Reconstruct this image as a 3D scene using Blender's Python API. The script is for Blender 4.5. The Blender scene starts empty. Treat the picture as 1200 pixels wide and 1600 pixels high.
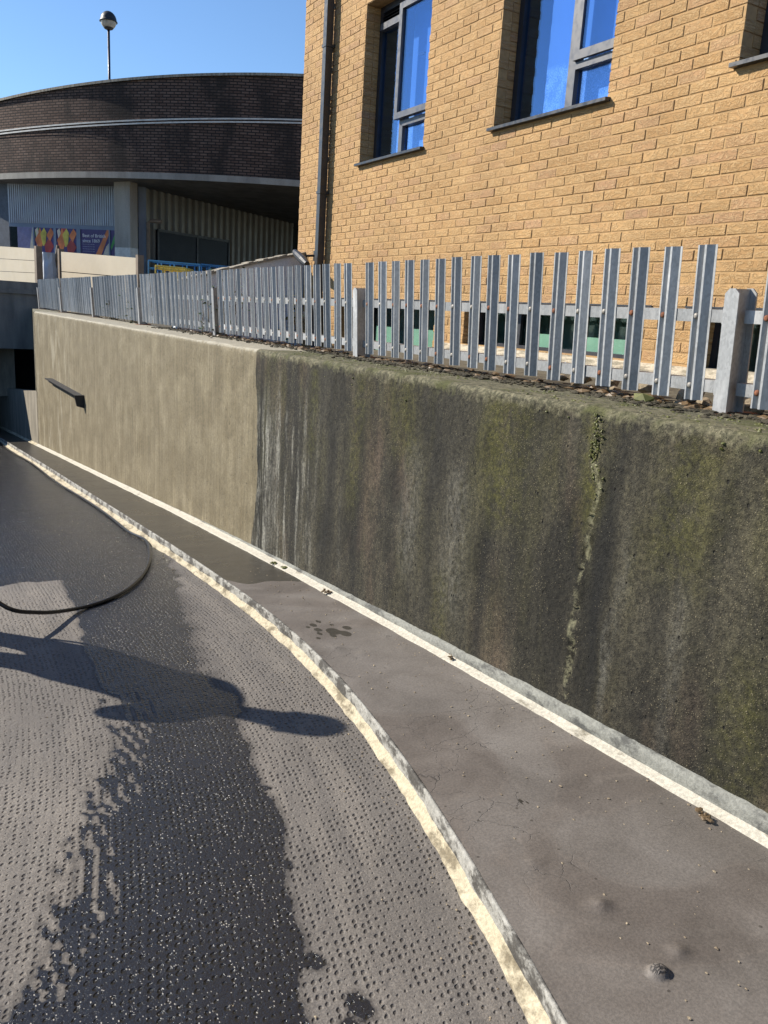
import bpy, math, random
import numpy as np
from mathutils import Vector, Matrix

random.seed(7)
RNG = np.random.default_rng(11)
sc = bpy.context.scene
COL = sc.collection
RAD = math.radians

# ------------------------------------------------------------------ camera, sky, sun, exposure
EYE = np.array([0.0, 0.0, 1.6])
CR = np.array([0.864681, -0.498645, 0.060662])
CU = np.array([0.064607, 0.230159, 0.971006])
CF = np.array([0.498149, 0.835691, -0.23123])
FPX = 1276.69
cam_d = bpy.data.cameras.new('camera')
cam = bpy.data.objects.new('camera', cam_d)
COL.objects.link(cam)
cam.matrix_world = Matrix(((CR[0], CU[0], -CF[0], EYE[0]),
                           (CR[1], CU[1], -CF[1], EYE[1]),
                           (CR[2], CU[2], -CF[2], EYE[2]),
                           (0, 0, 0, 1)))
cam_d.sensor_fit = 'VERTICAL'
cam_d.sensor_height = 36.0
cam_d.sensor_width = 27.0
cam_d.lens = FPX / 1600 * 36.0
cam_d.clip_start = 0.05
cam_d.clip_end = 2000
sc.camera = cam

SUN_AZ = RAD(46)      # from +Y towards -X
SUN_EL = RAD(34)
SDIR = np.array([-math.sin(SUN_AZ) * math.cos(SUN_EL), math.cos(SUN_AZ) * math.cos(SUN_EL), math.sin(SUN_EL)])

world = bpy.data.worlds.new('World')
sc.world = world
world.use_nodes = True
wn = world.node_tree
bg = wn.nodes['Background']
sky = wn.nodes.new('ShaderNodeTexSky')
sky.sky_type = 'NISHITA'
sky.sun_disc = False
sky.sun_elevation = SUN_EL
sky.sun_rotation = -SUN_AZ
sky.air_density = 1.0
sky.dust_density = 0.0
sky.ozone_density = 6.0
wn.links.new(sky.outputs[0], bg.inputs[0])
bg.inputs[1].default_value = 0.10

sun_d = bpy.data.lights.new('sun', 'SUN')
sun_d.energy = 5.0
sun_d.angle = RAD(0.53)
sun_d.color = (1.0, 0.93, 0.82)
sun = bpy.data.objects.new('sun', sun_d)
COL.objects.link(sun)
sun.rotation_euler = Vector((-SDIR[0], -SDIR[1], -SDIR[2])).to_track_quat('-Z', 'Y').to_euler()

sc.view_settings.view_transform = 'Standard'
sc.view_settings.look = 'None'
sc.view_settings.gamma = 1.0
sc.view_settings.exposure = 0.80
sc.view_settings.use_curve_mapping = False


# ------------------------------------------------------------------ pixel helpers (1200 x 1600 photograph)
def pdir(px, py):
    return CF + CR * (px - 600) / FPX - CU * (py - 800) / FPX


def hitx(px, py, x):
    d = pdir(px, py)
    return EYE + d * (x / d[0])


def hity(px, py, y):
    d = pdir(px, py)
    return EYE + d * (y / d[1])


def hitz(px, py, z):
    d = pdir(px, py)
    return EYE + d * ((z - 1.6) / d[2])


def hitd(px, py, dist):
    """point on the pixel's ray at a horizontal distance along the camera heading"""
    d = pdir(px, py)
    h = np.array([0.512, 0.859, 0])
    return EYE + d * (dist / (d @ h))


def proj(P):
    q = np.asarray(P, float) - EYE
    z = q @ CF
    return 600 + FPX * (q @ CR) / z, 800 - FPX * (q @ CU) / z, z


# ------------------------------------------------------------------ ramp profile
def zl(y):
    y = np.asarray(y, float)
    return np.where(y < 0, .163 - .036 * y,
                    np.where(y < 8, .163 - .036 * y - .0036 * y * y, .163 - .288 - .2304 - .09 * (y - 8)))


KERB_H = 0.075
_ky = np.array([-4, -1.0, 0.0, 0.6, 1.04, 1.2, 1.38, 1.58, 1.81, 2.1, 2.44, 2.83, 3.24, 3.6, 4.0, 4.4, 5.4, 7, 9, 12, 17, 30])
_kx = np.array([.35, .62, .86, 1.03, 1.161, 1.206, 1.258, 1.311, 1.372, 1.44, 1.51, 1.578, 1.63, 1.66, 1.682, 1.688, 1.685, 1.672, 1.675, 1.675, 1.655, 1.63])


def kx(y):
    y = np.asarray(y, float)
    acc = 0
    for o in (-.24, -.12, 0, .12, .24):
        acc = acc + np.interp(y + o, _ky, _kx)
    return acc / 5


def wx(y):
    return 2.229 - 0.008 * np.asarray(y, float)


WALL_TOP = 1.325


# ------------------------------------------------------------------ numpy noise
_tab = RNG.random((64, 64))


def vnoise(u, v):
    u = np.asarray(u, float); v = np.asarray(v, float)
    iu = np.floor(u).astype(int); iv = np.floor(v).astype(int)
    fu = u - iu; fv = v - iv
    fu = fu * fu * (3 - 2 * fu); fv = fv * fv * (3 - 2 * fv)
    a = _tab[iu % 64, iv % 64]; b = _tab[(iu + 1) % 64, iv % 64]
    c = _tab[iu % 64, (iv + 1) % 64]; d = _tab[(iu + 1) % 64, (iv + 1) % 64]
    return (a * (1 - fu) + b * fu) * (1 - fv) + (c * (1 - fu) + d * fu) * fv


def fbm(u, v, o=4):
    s = 0; a = .5; t = 0
    for k in range(o):
        s = s + a * vnoise(u * 2 ** k + 17.3 * k, v * 2 ** k + 5.1 * k); t += a; a *= .5
    return s / t


def sstep(a, b, x):
    t = np.clip((np.asarray(x, float) - a) / (b - a), 0, 1)
    return t * t * (3 - 2 * t)


# ------------------------------------------------------------------ mesh helpers
class MB:
    def __init__(self):
        self.v = []; self.f = []

    def add(self, vs, fs):
        o = len(self.v)
        self.v += [tuple(map(float, p)) for p in vs]
        self.f += [tuple(i + o for i in f) for f in fs]
        return self

    def box(self, x0, x1, y0, y1, z0, z1):
        vs = [(x, y, z) for x in (x0, x1) for y in (y0, y1) for z in (z0, z1)]
        return self.add(vs, [(0, 1, 3, 2), (4, 6, 7, 5), (0, 4, 5, 1), (2, 3, 7, 6), (0, 2, 6, 4), (1, 5, 7, 3)])

    def obox(self, o, ax, ay, az):
        """box from corner o with edge vectors"""
        o = np.array(o, float); ax = np.array(ax, float); ay = np.array(ay, float); az = np.array(az, float)
        vs = [o + a * ax + b * ay + c * az for a in (0, 1) for b in (0, 1) for c in (0, 1)]
        return self.add(vs, [(0, 1, 3, 2), (4, 6, 7, 5), (0, 4, 5, 1), (2, 3, 7, 6), (0, 2, 6, 4), (1, 5, 7, 3)])

    def tube(self, pts, r, n=8, cap=True):
        pts = [np.array(p, float) for p in pts]
        m = len(pts)
        rr = r if hasattr(r, '__len__') else [r] * m
        prev = None; vs = []
        for i in range(m):
            t = pts[min(i + 1, m - 1)] - pts[max(i - 1, 0)]
            t /= np.linalg.norm(t) + 1e-12
            if prev is None:
                a = np.array([0, 0, 1.0]) if abs(t[2]) < .9 else np.array([1.0, 0, 0])
            else:
                a = prev
            a = a - t * (a @ t); a /= np.linalg.norm(a) + 1e-12; prev = a
            b = np.cross(t, a)
            for k in range(n):
                q = 2 * math.pi * k / n
                vs.append(pts[i] + rr[i] * (math.cos(q) * a + math.sin(q) * b))
        fs = [(i * n + k, i * n + (k + 1) % n, (i + 1) * n + (k + 1) % n, (i + 1) * n + k) for i in range(m - 1) for k in range(n)]
        if cap:
            fs += [tuple(range(n))[::-1], tuple((m - 1) * n + k for k in range(n))]
        return self.add(vs, fs)

    def prism(self, poly, z0, z1, axis='z'):
        n = len(poly)
        if axis == 'z':
            vs = [(a, b, z0) for a, b in poly] + [(a, b, z1) for a, b in poly]
        elif axis == 'y':
            vs = [(a, z0, b) for a, b in poly] + [(a, z1, b) for a, b in poly]
        else:
            vs = [(z0, a, b) for a, b in poly] + [(z1, a, b) for a, b in poly]
        fs = [(i, (i + 1) % n, n + (i + 1) % n, n + i) for i in range(n)] + [tuple(range(n))[::-1], tuple(range(n, 2 * n))]
        return self.add(vs, fs)

    def lathe(self, prof, c=(0, 0, 0), n=16):
        vs = []
        for r, z in prof:
            for k in range(n):
                q = 2 * math.pi * k / n
                vs.append((c[0] + r * math.cos(q), c[1] + r * math.sin(q), c[2] + z))
        m = len(prof)
        fs = [(i * n + k, i * n + (k + 1) % n, (i + 1) * n + (k + 1) % n, (i + 1) * n + k) for i in range(m - 1) for k in range(n)]
        fs += [tuple(range(n))[::-1], tuple((m - 1) * n + k for k in range(n))]
        return self.add(vs, fs)

    def blob(self, c, r, seed=0, sub=1):
        """small irregular lump"""
        rg = np.random.default_rng(seed)
        t = (1 + 5 ** .5) / 2
        v = np.array([(-1, t, 0), (1, t, 0), (-1, -t, 0), (1, -t, 0), (0, -1, t), (0, 1, t), (0, -1, -t), (0, 1, -t), (t, 0, -1), (t, 0, 1), (-t, 0, -1), (-t, 0, 1)], float)
        v /= np.linalg.norm(v[0])
        f = [(0, 11, 5), (0, 5, 1), (0, 1, 7), (0, 7, 10), (0, 10, 11), (1, 5, 9), (5, 11, 4), (11, 10, 2), (10, 7, 6), (7, 1, 8), (3, 9, 4), (3, 4, 2), (3, 2, 6), (3, 6, 8), (3, 8, 9), (4, 9, 5), (2, 4, 11), (6, 2, 10), (8, 6, 7), (9, 8, 1)]
        r = np.array(r, float) * np.ones(3)
        v = v * (1 + rg.uniform(-.28, .28, (12, 1)))
        q = rg.normal(size=(3, 3)); q, _ = np.linalg.qr(q)
        v = v @ q * r + np.array(c, float)
        return self.add(v, f)

    def mesh(self, name, smooth=False):
        me = bpy.data.meshes.new(name)
        me.from_pydata(self.v, [], self.f)
        me.validate(); me.update()
        if smooth:
            me.polygons.foreach_set('use_smooth', [True] * len(me.polygons))
        return me

    def build(self, name, mat, parent=None, smooth=False, loc=None):
        me = self.mesh(name, smooth)
        return link(name, me, mat, parent, loc)


def link(name, me, mat, parent=None, loc=None):
    if mat is not None and not me.materials:
        me.materials.append(mat)
    o = bpy.data.objects.new(name, me)
    COL.objects.link(o)
    if parent is not None:
        o.parent = parent
    if loc is not None:
        o.location = loc
    return o


def thing(name, label, cat, loc=(0, 0, 0), group=None):
    o = bpy.data.objects.new(name, None)
    COL.objects.link(o)
    o.location = loc
    o.empty_display_size = .1
    return tag(o, label, cat, group)


def tag(o, label=None, cat=None, group=None, kind=None):
    if label: o['label'] = label
    if cat: o['category'] = cat
    if group: o['group'] = group
    if kind: o['kind'] = kind
    return o


def grid_mesh(name, X, Y, Z, smooth=True, attrs=None, uv=None, flip=False):
    n, m = X.shape
    v = np.stack([X, Y, Z], -1).reshape(-1, 3)
    idx = np.arange(n * m).reshape(n, m)
    a = idx[:-1, :-1].ravel(); b = idx[1:, :-1].ravel(); c = idx[1:, 1:].ravel(); d = idx[:-1, 1:].ravel()
    f = np.stack([a, b, c, d], -1)
    if flip: f = f[:, ::-1]
    me = bpy.data.meshes.new(name)
    me.vertices.add(len(v)); me.vertices.foreach_set('co', v.ravel())
    me.loops.add(len(f) * 4); me.loops.foreach_set('vertex_index', f.ravel().astype(np.int32))
    me.polygons.add(len(f)); me.polygons.foreach_set('loop_start', np.arange(0, len(f) * 4, 4, dtype=np.int32))
    me.polygons.foreach_set('use_smooth', [smooth] * len(f))
    me.update(calc_edges=True); me.validate()
    for k, val in (attrs or {}).items():
        at = me.attributes.new(k, 'FLOAT', 'POINT'); at.data.foreach_set('value', np.asarray(val, np.float32).ravel())
    if uv is not None:
        at = me.attributes.new('lane', 'FLOAT_VECTOR', 'POINT')
        at.data.foreach_set('vector', np.stack([uv[0], uv[1], np.zeros_like(uv[0])], -1).astype(np.float32).ravel())
    return me


# ------------------------------------------------------------------ material helpers
class MT:
    def __init__(self, name):
        self.m = bpy.data.materials.new(name); self.m.use_nodes = True
        self.t = self.m.node_tree
        self.b = self.t.nodes['Principled BSDF']
        self.out = self.t.nodes['Material Output']

    def n(self, typ, **kw):
        nd = self.t.nodes.new('ShaderNode' + typ)
        for k, v in kw.items(): setattr(nd, k, v)
        return nd

    def s(self, sock, v):
        if isinstance(v, bpy.types.NodeSocket): self.t.links.new(v, sock)
        elif isinstance(v, (tuple, list)) and len(v) == 3 and sock.type == 'RGBA': sock.default_value = (*v, 1)
        else: sock.default_value = v

    def pos(self):
        return self.n('NewGeometry').outputs['Position']

    def attr(self, name, out='Fac'):
        nd = self.n('Attribute'); nd.attribute_name = name
        return nd.outputs[out]

    def vscale(self, v, s):
        nd = self.n('VectorMath', operation='MULTIPLY'); self.s(nd.inputs[0], v); nd.inputs[1].default_value = s
        return nd.outputs[0]

    def vadd(self, v, w):
        nd = self.n('VectorMath', operation='ADD'); self.s(nd.inputs[0], v); self.s(nd.inputs[1], w)
        return nd.outputs[0]

    def noise(self, vec, scale, detail=4, rough=.55, dist=0, out=0):
        nd = self.n('TexNoise'); self.s(nd.inputs['Vector'], vec)
        nd.inputs['Scale'].default_value = scale; nd.inputs['Detail'].default_value = detail
        nd.inputs['Roughness'].default_value = rough; nd.inputs['Distortion'].default_value = dist
        return nd.outputs[out]

    def vor(self, vec, scale, rnd=1, feat='F1', out='Distance', dim='3D'):
        nd = self.n('TexVoronoi', feature=feat, voronoi_dimensions=dim); self.s(nd.inputs['Vector'], vec)
        nd.inputs['Scale'].default_value = scale; nd.inputs['Randomness'].default_value = rnd
        return nd.outputs[out]

    def ramp(self, fac, stops, interp='LINEAR'):
        nd = self.n('ValToRGB'); self.s(nd.inputs[0], fac); cr = nd.color_ramp; cr.interpolation = interp
        while len(cr.elements) < len(stops): cr.elements.new(.5)
        for e, (p, c) in zip(cr.elements, stops):
            e.position = p
            e.color = (c, c, c, 1) if isinstance(c, (int, float)) else (*c, 1)
        return nd.outputs[0]

    def rng(self, v, a, b, c=0., d=1., smooth=True):
        nd = self.n('MapRange'); nd.interpolation_type = 'SMOOTHSTEP' if smooth else 'LINEAR'
        self.s(nd.inputs[0], v)
        for i, q in zip((1, 2, 3, 4), (a, b, c, d)): self.s(nd.inputs[i], q)
        return nd.outputs[0]

    def mix(self, fac, a, b, mode='MIX'):
        nd = self.n('Mix', data_type='RGBA', blend_type=mode)
        self.s(nd.inputs[0], fac); self.s(nd.inputs[6], a); self.s(nd.inputs[7], b)
        return nd.outputs[2]

    def math(self, op, a, b=0., c=0.):
        nd = self.n('Math', operation=op); self.s(nd.inputs[0], a); self.s(nd.inputs[1], b)
        if op == 'MULTIPLY_ADD': self.s(nd.inputs[2], c)
        return nd.outputs[0]

    def xyz(self, v):
        nd = self.n('SeparateXYZ'); self.s(nd.inputs[0], v)
        return nd.outputs

    def comb(self, x, y, z):
        nd = self.n('CombineXYZ')
        for i, q in enumerate((x, y, z)): self.s(nd.inputs[i], q)
        return nd.outputs[0]

    def bump(self, h, strength=.5, dist=.01, normal=None):
        nd = self.n('Bump'); nd.inputs['Strength'].default_value = strength; self.s(nd.inputs['Distance'], dist)
        self.s(nd.inputs['Height'], h)
        if normal is not None: self.s(nd.inputs['Normal'], normal)
        return nd.outputs[0]

    def set(self, col=None, rough=None, metal=None, spec=None, normal=None):
        if col is not None: self.s(self.b.inputs['Base Color'], col)
        if rough is not None: self.s(self.b.inputs['Roughness'], rough)
        if metal is not None: self.s(self.b.inputs['Metallic'], metal)
        if spec is not None: self.s(self.b.inputs['Specular IOR Level'], spec)
        if normal is not None: self.s(self.b.inputs['Normal'], normal)
        return self.m


def plain(name, col, rough=.6, metal=0., var=.15, scale=8., bump=.0, spec=.5):
    """simple surface with a little colour variation and wear"""
    m = MT(name); p = m.pos()
    n = m.noise(p, scale, 5)
    f = m.rng(n, .3, .7, 1 - var, 1 + var)
    c = m.mix(1.0, (*col,), m.comb(f, f, f), 'MULTIPLY')
    r = m.rng(m.noise(p, scale * 3, 3), .3, .7, max(rough - .1, .02), min(rough + .1, 1))
    nm = m.bump(m.noise(p, scale * 12, 4), bump, .004) if bump else None
    return m.set(c, r, metal, spec, nm)


M = {}


def mat_road():
    m = MT('road_asphalt'); p = m.pos(); lane = m.attr('lane', 'Vector')
    wet = m.attr('wet')
    # crisp, ragged edge of the wet area
    wn_ = m.noise(p, 55, 4, .6)
    wv = m.math('ADD', wet, m.math('MULTIPLY', m.math('SUBTRACT', wn_, .5), .55))
    damp = m.rng(wv, .02, .45)
    wet = m.rng(wv, .42, .62)
    base = m.mix(m.noise(p, 2.2, 5, .6), (.102, .091, .080), (.190, .172, .152))
    fine = m.noise(p, 160, 3, .7)
    base = m.mix(m.rng(fine, .35, .7), m.mix(1., base, (.72, .72, .72), 'MULTIPLY'), m.mix(1., base, (1.22, 1.2, 1.16), 'MULTIPLY'))
    # rolled-in dimples along the lane, pit shade put into the colour
    w = m.vadd(lane, m.vscale(m.noise(p, 9, 2, out=1), (.010, .010, 0)))
    d = m.vor(m.vscale(w, (46., 40., 0.)), 1., .42, dim='2D')
    dcol = m.xyz(m.vor(m.vscale(w, (46., 40., 0.)), 1., .42, out='Color', dim='2D'))
    d = m.math('ADD', d, m.math('MULTIPLY', m.math('POWER', dcol[0], 2.), .30))
    d = m.math('ADD', d, m.math('MULTIPLY', m.rng(m.noise(p, 3.5, 4, .6), .50, .72), .22))
    d = m.math('ADD', d, m.math('MULTIPLY', m.math('SUBTRACT', m.noise(p, 120, 2), .5), .25))
    dim = m.rng(d, .14, .40)
    base = m.mix(m.rng(d, .14, .30), m.mix(1., base, (.50, .48, .47), 'MULTIPLY'), base)
    base = m.mix(m.rng(m.noise(m.vscale(lane, (9., .7, 0.)), 1., 4, .6), .35, .7), m.mix(1., base, (.82, .82, .83), 'MULTIPLY'), m.mix(1., base, (1.15, 1.14, 1.12), 'MULTIPLY'))
    # pale stone chips; on the wet part also glitter put into the colour
    chips = m.vor(p, 95, 1.)
    chipc = m.vor(p, 95, 1., out='Color')
    chipm = m.math('MULTIPLY', m.rng(chips, .20, .12), m.rng(m.xyz(chipc)[0], .80, .84))
    dry = m.mix(m.math('MULTIPLY', chipm, .35), base, (.30, .27, .23))
    dry = m.mix(m.math('MULTIPLY', damp, .75), dry, m.mix(1., dry, (.42, .41, .41), 'MULTIPLY'))
    wetc = m.mix(m.noise(p, 1.2, 4), (.009, .009, .010), (.027, .024, .022))
    chip2 = m.vor(m.vscale(p, (1., .55, 1.)), 150, 1.)
    chip_glint_m = m.math('MULTIPLY', m.rng(chip2, .30, .18), m.rng(m.xyz(m.vor(m.vscale(p, (1., .55, 1.)), 150, 1., out='Color'))[1], .80, .85))
    wetc = m.mix(m.math('MAXIMUM', chipm, chip_glint_m), wetc, (.34, .315, .27))
    col = m.mix(wet, dry, wetc)
    rough = m.rng(wet, 0, 1, .78, .22)
    rough = m.math('ADD', rough, m.math('MULTIPLY', m.math('SUBTRACT', m.noise(p, 6, 4), .5), .25))
    hgt = m.math('ADD', dim, m.math('MULTIPLY', fine, .35))
    hgt = m.math('ADD', hgt, m.math('MULTIPLY', m.noise(p, 45, 3), .55))
    nm = m.bump(hgt, 1., .006)
    return m.set(col, rough, 0, .5, nm)


def mat_ledge():
    m = MT('pavement_membrane'); p = m.pos()
    x, y, z = m.xyz(p)
    wet = m.attr('wet'); blis = m.attr('blister')
    wet = m.rng(m.math('ADD', wet, m.math('MULTIPLY', m.math('SUBTRACT', m.noise(p, 18, 5, .6), .5), .6)), .44, .58)
    n1 = m.noise(p, 2.6, 5, .55, .6)
    base = m.ramp(n1, [(.25, (.100, .087, .074)), (.48, (.137, .121, .105)), (.72, (.176, .158, .139))])
    tide = m.noise(p, 1.3, 3, .5, 1.0)
    ring = m.rng(m.math('ABSOLUTE', m.math('SUBTRACT', tide, .52)), .0, .016, .0, 1.)
    base = m.mix(m.rng(tide, .44, .60), base, m.mix(1., base, (.82, .79, .77), 'MULTIPLY'))
    base = m.mix(ring, m.mix(1., base, (1.08, 1.07, 1.06), 'MULTIPLY'), base)
    fine = m.noise(p, 120, 4, .7)
    base = m.mix(m.rng(fine, .3, .7), m.mix(1., base, (.80, .80, .80), 'MULTIPLY'), m.mix(1., base, (1.16, 1.15, 1.14), 'MULTIPLY'))
    # fine crazing
    w = m.vadd(p, m.vscale(m.noise(p, 6, 4, .6, out=1), (.16, .16, 0)))
    cr = m.vor(w, 7.5, 1., 'DISTANCE_TO_EDGE')
    crm = m.math('MULTIPLY', m.rng(cr, .012, .0), m.rng(m.noise(p, 2.3, 2), .50, .60))
    cr2 = m.vor(w, 95., 1., 'DISTANCE_TO_EDGE')
    crb = m.math('MULTIPLY', m.rng(cr2, .22, .02), m.rng(blis, .45, .75))
    base = m.mix(m.math('MAXIMUM', m.math('MULTIPLY', crm, .5), crb), base, (.03, .027, .025))
    spots = m.math('MULTIPLY', m.rng(m.vor(p, 26, 1.), .16, .10), m.rng(m.xyz(m.vor(p, 26, 1., out='Color'))[1], .90, .93))
    base = m.mix(m.math('MULTIPLY', spots, .8), base, (.045, .038, .03))
    wetc = m.mix(m.noise(m.vscale(p, (1., 5., 1.)), 3, 4), (.028, .025, .020), (.062, .055, .044))
    col = m.mix(wet, base, wetc)
    rough = m.math('ADD', m.rng(wet, 0, 1, .68, .30), m.math('MULTIPLY', m.math('SUBTRACT', n1, .5), .2))
    h = m.math('SUBTRACT', m.math('ADD', m.math('MULTIPLY', fine, .35), m.math('MULTIPLY', m.noise(p, 30, 4), .5)), m.math('MULTIPLY', m.math('MAXIMUM', crm, crb), .9))
    nm = m.bump(h, .5, .004)
    return m.set(col, rough, 0, .4, nm)


def mat_wall():
    m = MT('retaining_wall_concrete'); p = m.pos(); x, y, z = m.xyz(p)
    clean = m.attr('clean'); crack = m.attr('crack')
    jag = m.math('MULTIPLY', m.math('SUBTRACT', m.noise(p, 14, 4, .6), .5), .035)
    clean = m.rng(m.math('ADD', clean, jag), -.008, .008)
    zt = m.rng(z, .2, 1.3, smooth=False)
    streak = m.noise(m.comb(m.math('MULTIPLY', y, 2.7), m.math('MULTIPLY', z, .42), 0.), 1.6, 8, .72, .5)
    streak2 = m.noise(m.comb(m.math('MULTIPLY', y, 14.0), m.math('MULTIPLY', z, .6), 3.), 1.5, 5, .6, .2)
    fine = m.noise(p, 130, 3, .75)
    mid = m.noise(p, 24, 5, .65)
    # washed concrete
    c0 = m.ramp(streak2, [(.2, (.166, .136, .080)), (.5, (.194, .162, .100)), (.8, (.235, .200, .130))])
    c0 = m.mix(m.rng(streak, .52, .72), c0, m.mix(1., c0, (1.10, 1.10, 1.08), 'MULTIPLY'))
    farst = m.math('MULTIPLY', m.rng(streak, .50, .66), m.rng(y, 11.5, 14.5))
    c0 = m.mix(m.math('MULTIPLY', farst, .7), c0, (.38, .35, .27))
    c0 = m.mix(m.math('MULTIPLY', m.rng(m.vor(p, 85, 1.), .34, .12), .5), c0, m.mix(1., c0, (.62, .60, .56), 'MULTIPLY'))
    c0 = m.mix(m.rng(m.noise(p, 3.2, 4), .35, .75), m.mix(1., c0, (.72, .70, .66), 'MULTIPLY'), c0)
    st3 = m.rng(m.noise(m.comb(m.math('MULTIPLY', y, 34.), m.math('MULTIPLY', z, 1.1), 9.), 1.3, 5, .65), .3, .7, .84, 1.14)
    c0 = m.mix(1., c0, m.comb(st3, st3, st3), 'MULTIPLY')
    md = m.rng(m.noise(p, 42, 5, .75), .3, .7, .80, 1.18)
    c0 = m.mix(1., c0, m.comb(md, md, md), 'MULTIPLY')
    # algae covered concrete
    d0 = m.ramp(streak, [(.25, (.016, .015, .013)), (.46, (.031, .0285, .022)), (.62, (.052, .047, .034)), (.8, (.090, .082, .060))])
    d0 = m.mix(m.rng(streak2, .55, .8), d0, m.mix(1., d0, (1.28, 1.25, 1.2), 'MULTIPLY'))
    patch = m.noise(m.vscale(p, (1, .9, .5)), 1.7, 6, .65, .5)
    pv = m.rng(patch, .34, .66, .52, 1.5)
    d0 = m.mix(1., d0, m.comb(pv, pv, m.math('MULTIPLY', pv, .97)), 'MULTIPLY')
    brown = m.rng(m.noise(m.vscale(p, (1, 1, .35)), 2.1, 4, .6), .5, .68)
    d0 = m.mix(m.math('MULTIPLY', brown, .6), d0, (.105, .075, .055))
    mossn = m.noise(m.vscale(p, (1, 2.2, .55)), 2.4, 6, .62)
    mossf = m.math('MULTIPLY', m.rng(mossn, .46, .68), m.rng(z, .1, 1.25, .30, 1.))
    d0 = m.mix(m.math('MULTIPLY', mossf, .35), d0, (.070, .066, .018))
    stn = m.attr('stain'); olv = m.attr('olive')
    d0 = m.mix(m.rng(stn, 0., 1., 0., .85, smooth=False), d0, (.011, .011, .0105))
    d0 = m.mix(m.math('MULTIPLY', m.rng(m.math('MULTIPLY', stn, -1.), 0., 1., 0., .8, smooth=False), m.rng(m.noise(m.vscale(p, (1, 1, .5)), 30, 5, .75), .35, .62)), d0, (.17, .165, .145))
    d0 = m.mix(m.math('MULTIPLY', olv, m.rng(m.noise(p, 20, 5, .75), .36, .62, .15, .8)), d0, (.072, .070, .016))
    # pale lime streaks near the washed edge
    lime = m.math('MULTIPLY', m.rng(streak2, .47, .60), m.math('MULTIPLY', m.rng(y, 4.3, 5.0), m.rng(m.noise(m.vscale(p, (1, 1, .4)), 9, 5, .75), .40, .60)))
    lime = m.math('MULTIPLY', lime, m.rng(z, 1.2, .7))
    d0 = m.mix(m.math('MULTIPLY', lime, .8), d0, (.27, .265, .235))
    grain = m.rng(m.vor(p, 105, 1.), .30, .16)
    gcol = m.xyz(m.vor(p, 105, 1., out='Color'))
    d0 = m.mix(m.math('MULTIPLY', m.math('MULTIPLY', grain, m.rng(gcol[0], .45, .80)), .6), d0, (.21, .185, .125))
    g2 = m.vor(p, 170, 1.); d0 = m.mix(m.math('MULTIPLY', m.rng(g2, .45, .12), .6), d0, m.mix(1., d0, (2.1, 2.0, 1.8), 'MULTIPLY'))
    d0 = m.mix(m.rng(m.noise(p, 48, 5, .75), .33, .66), m.mix(1., d0, (.48, .48, .48), 'MULTIPLY'), m.mix(1., d0, (1.38, 1.36, 1.3), 'MULTIPLY'))
    d0 = m.mix(1., d0, (.84, .84, .83), 'MULTIPLY')
    # top edge: lighter lichen
    edge = m.rng(m.math('ADD', z, m.math('MULTIPLY', m.math('SUBTRACT', mid, .5), .16)), 1.262, 1.322)
    lich = m.mix(m.rng(m.noise(p, 38, 5, .7), .38, .62), (.062, .060, .034), (.19, .172, .108))
    lich = m.mix(m.rng(m.noise(p, 5, 4), .45, .65), lich, (.075, .078, .026))
    d0 = m.mix(m.math('MULTIPLY', edge, .85), d0, lich)
    c0 = m.mix(m.math('MULTIPLY', m.rng(m.math('ADD', z, m.math('MULTIPLY', m.math('SUBTRACT', mid, .5), .06)), 1.296, 1.326), .7), c0, (.36, .335, .265))
    col = m.mix(clean, d0, c0)
    # bug holes
    v = m.vor(m.vscale(p, (1, 1, .75)), 24, 1.); vc = m.xyz(m.vor(m.vscale(p, (1, 1, .75)), 24, 1., out='Color'))
    pit = m.math('MULTIPLY', m.rng(v, .15, .08), m.rng(vc[2], .70, .76))
    col = m.mix(m.math('MULTIPLY', pit, .9), col, (.016, .015, .012))
    col = m.mix(m.math('MULTIPLY', m.math('MULTIPLY', m.rng(crack, .2, .6), .75), m.rng(mid, .42, .58)), col, (.20, .19, .115))
    col = m.mix(m.rng(crack, .8, .95), col, (.02, .018, .012))
    f2 = m.rng(fine, .3, .7, .78, 1.22)
    col = m.mix(1., col, m.comb(f2, f2, f2), 'MULTIPLY')
    h = m.math('ADD', m.math('MULTIPLY', fine, .45), m.math('MULTIPLY', mid, .7))
    h = m.math('ADD', h, m.math('MULTIPLY', grain, .35))
    h = m.math('SUBTRACT', h, m.math('MULTIPLY', pit, 1.6))
    nm = m.bump(h, .9, m.rng(clean, 0, 1, .010, .005))
    return m.set(col, m.rng(clean, 0, 1, .9, .72), 0, .3, nm)


def mat_strip(name, ca, cb, dirt, bumps=.6, thr=(.45, .62)):
    m = MT(name); p = m.pos()
    n = m.noise(p, 9, 5, .65); f = m.noise(p, 70, 4, .7)
    c = m.mix(n, ca, cb)
    d = m.noise(m.vscale(p, (1, .5, 1)), 13, 5, .7)
    c = m.mix(m.rng(d, *thr), c, dirt)
    g = m.rng(f, .3, .7, .78, 1.18)
    c = m.mix(1., c, m.comb(g, g, g), 'MULTIPLY')
    return m.set(c, .8, 0, .3, m.bump(m.math('ADD', f, m.math('MULTIPLY', n, .8)), bumps, .006))


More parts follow.
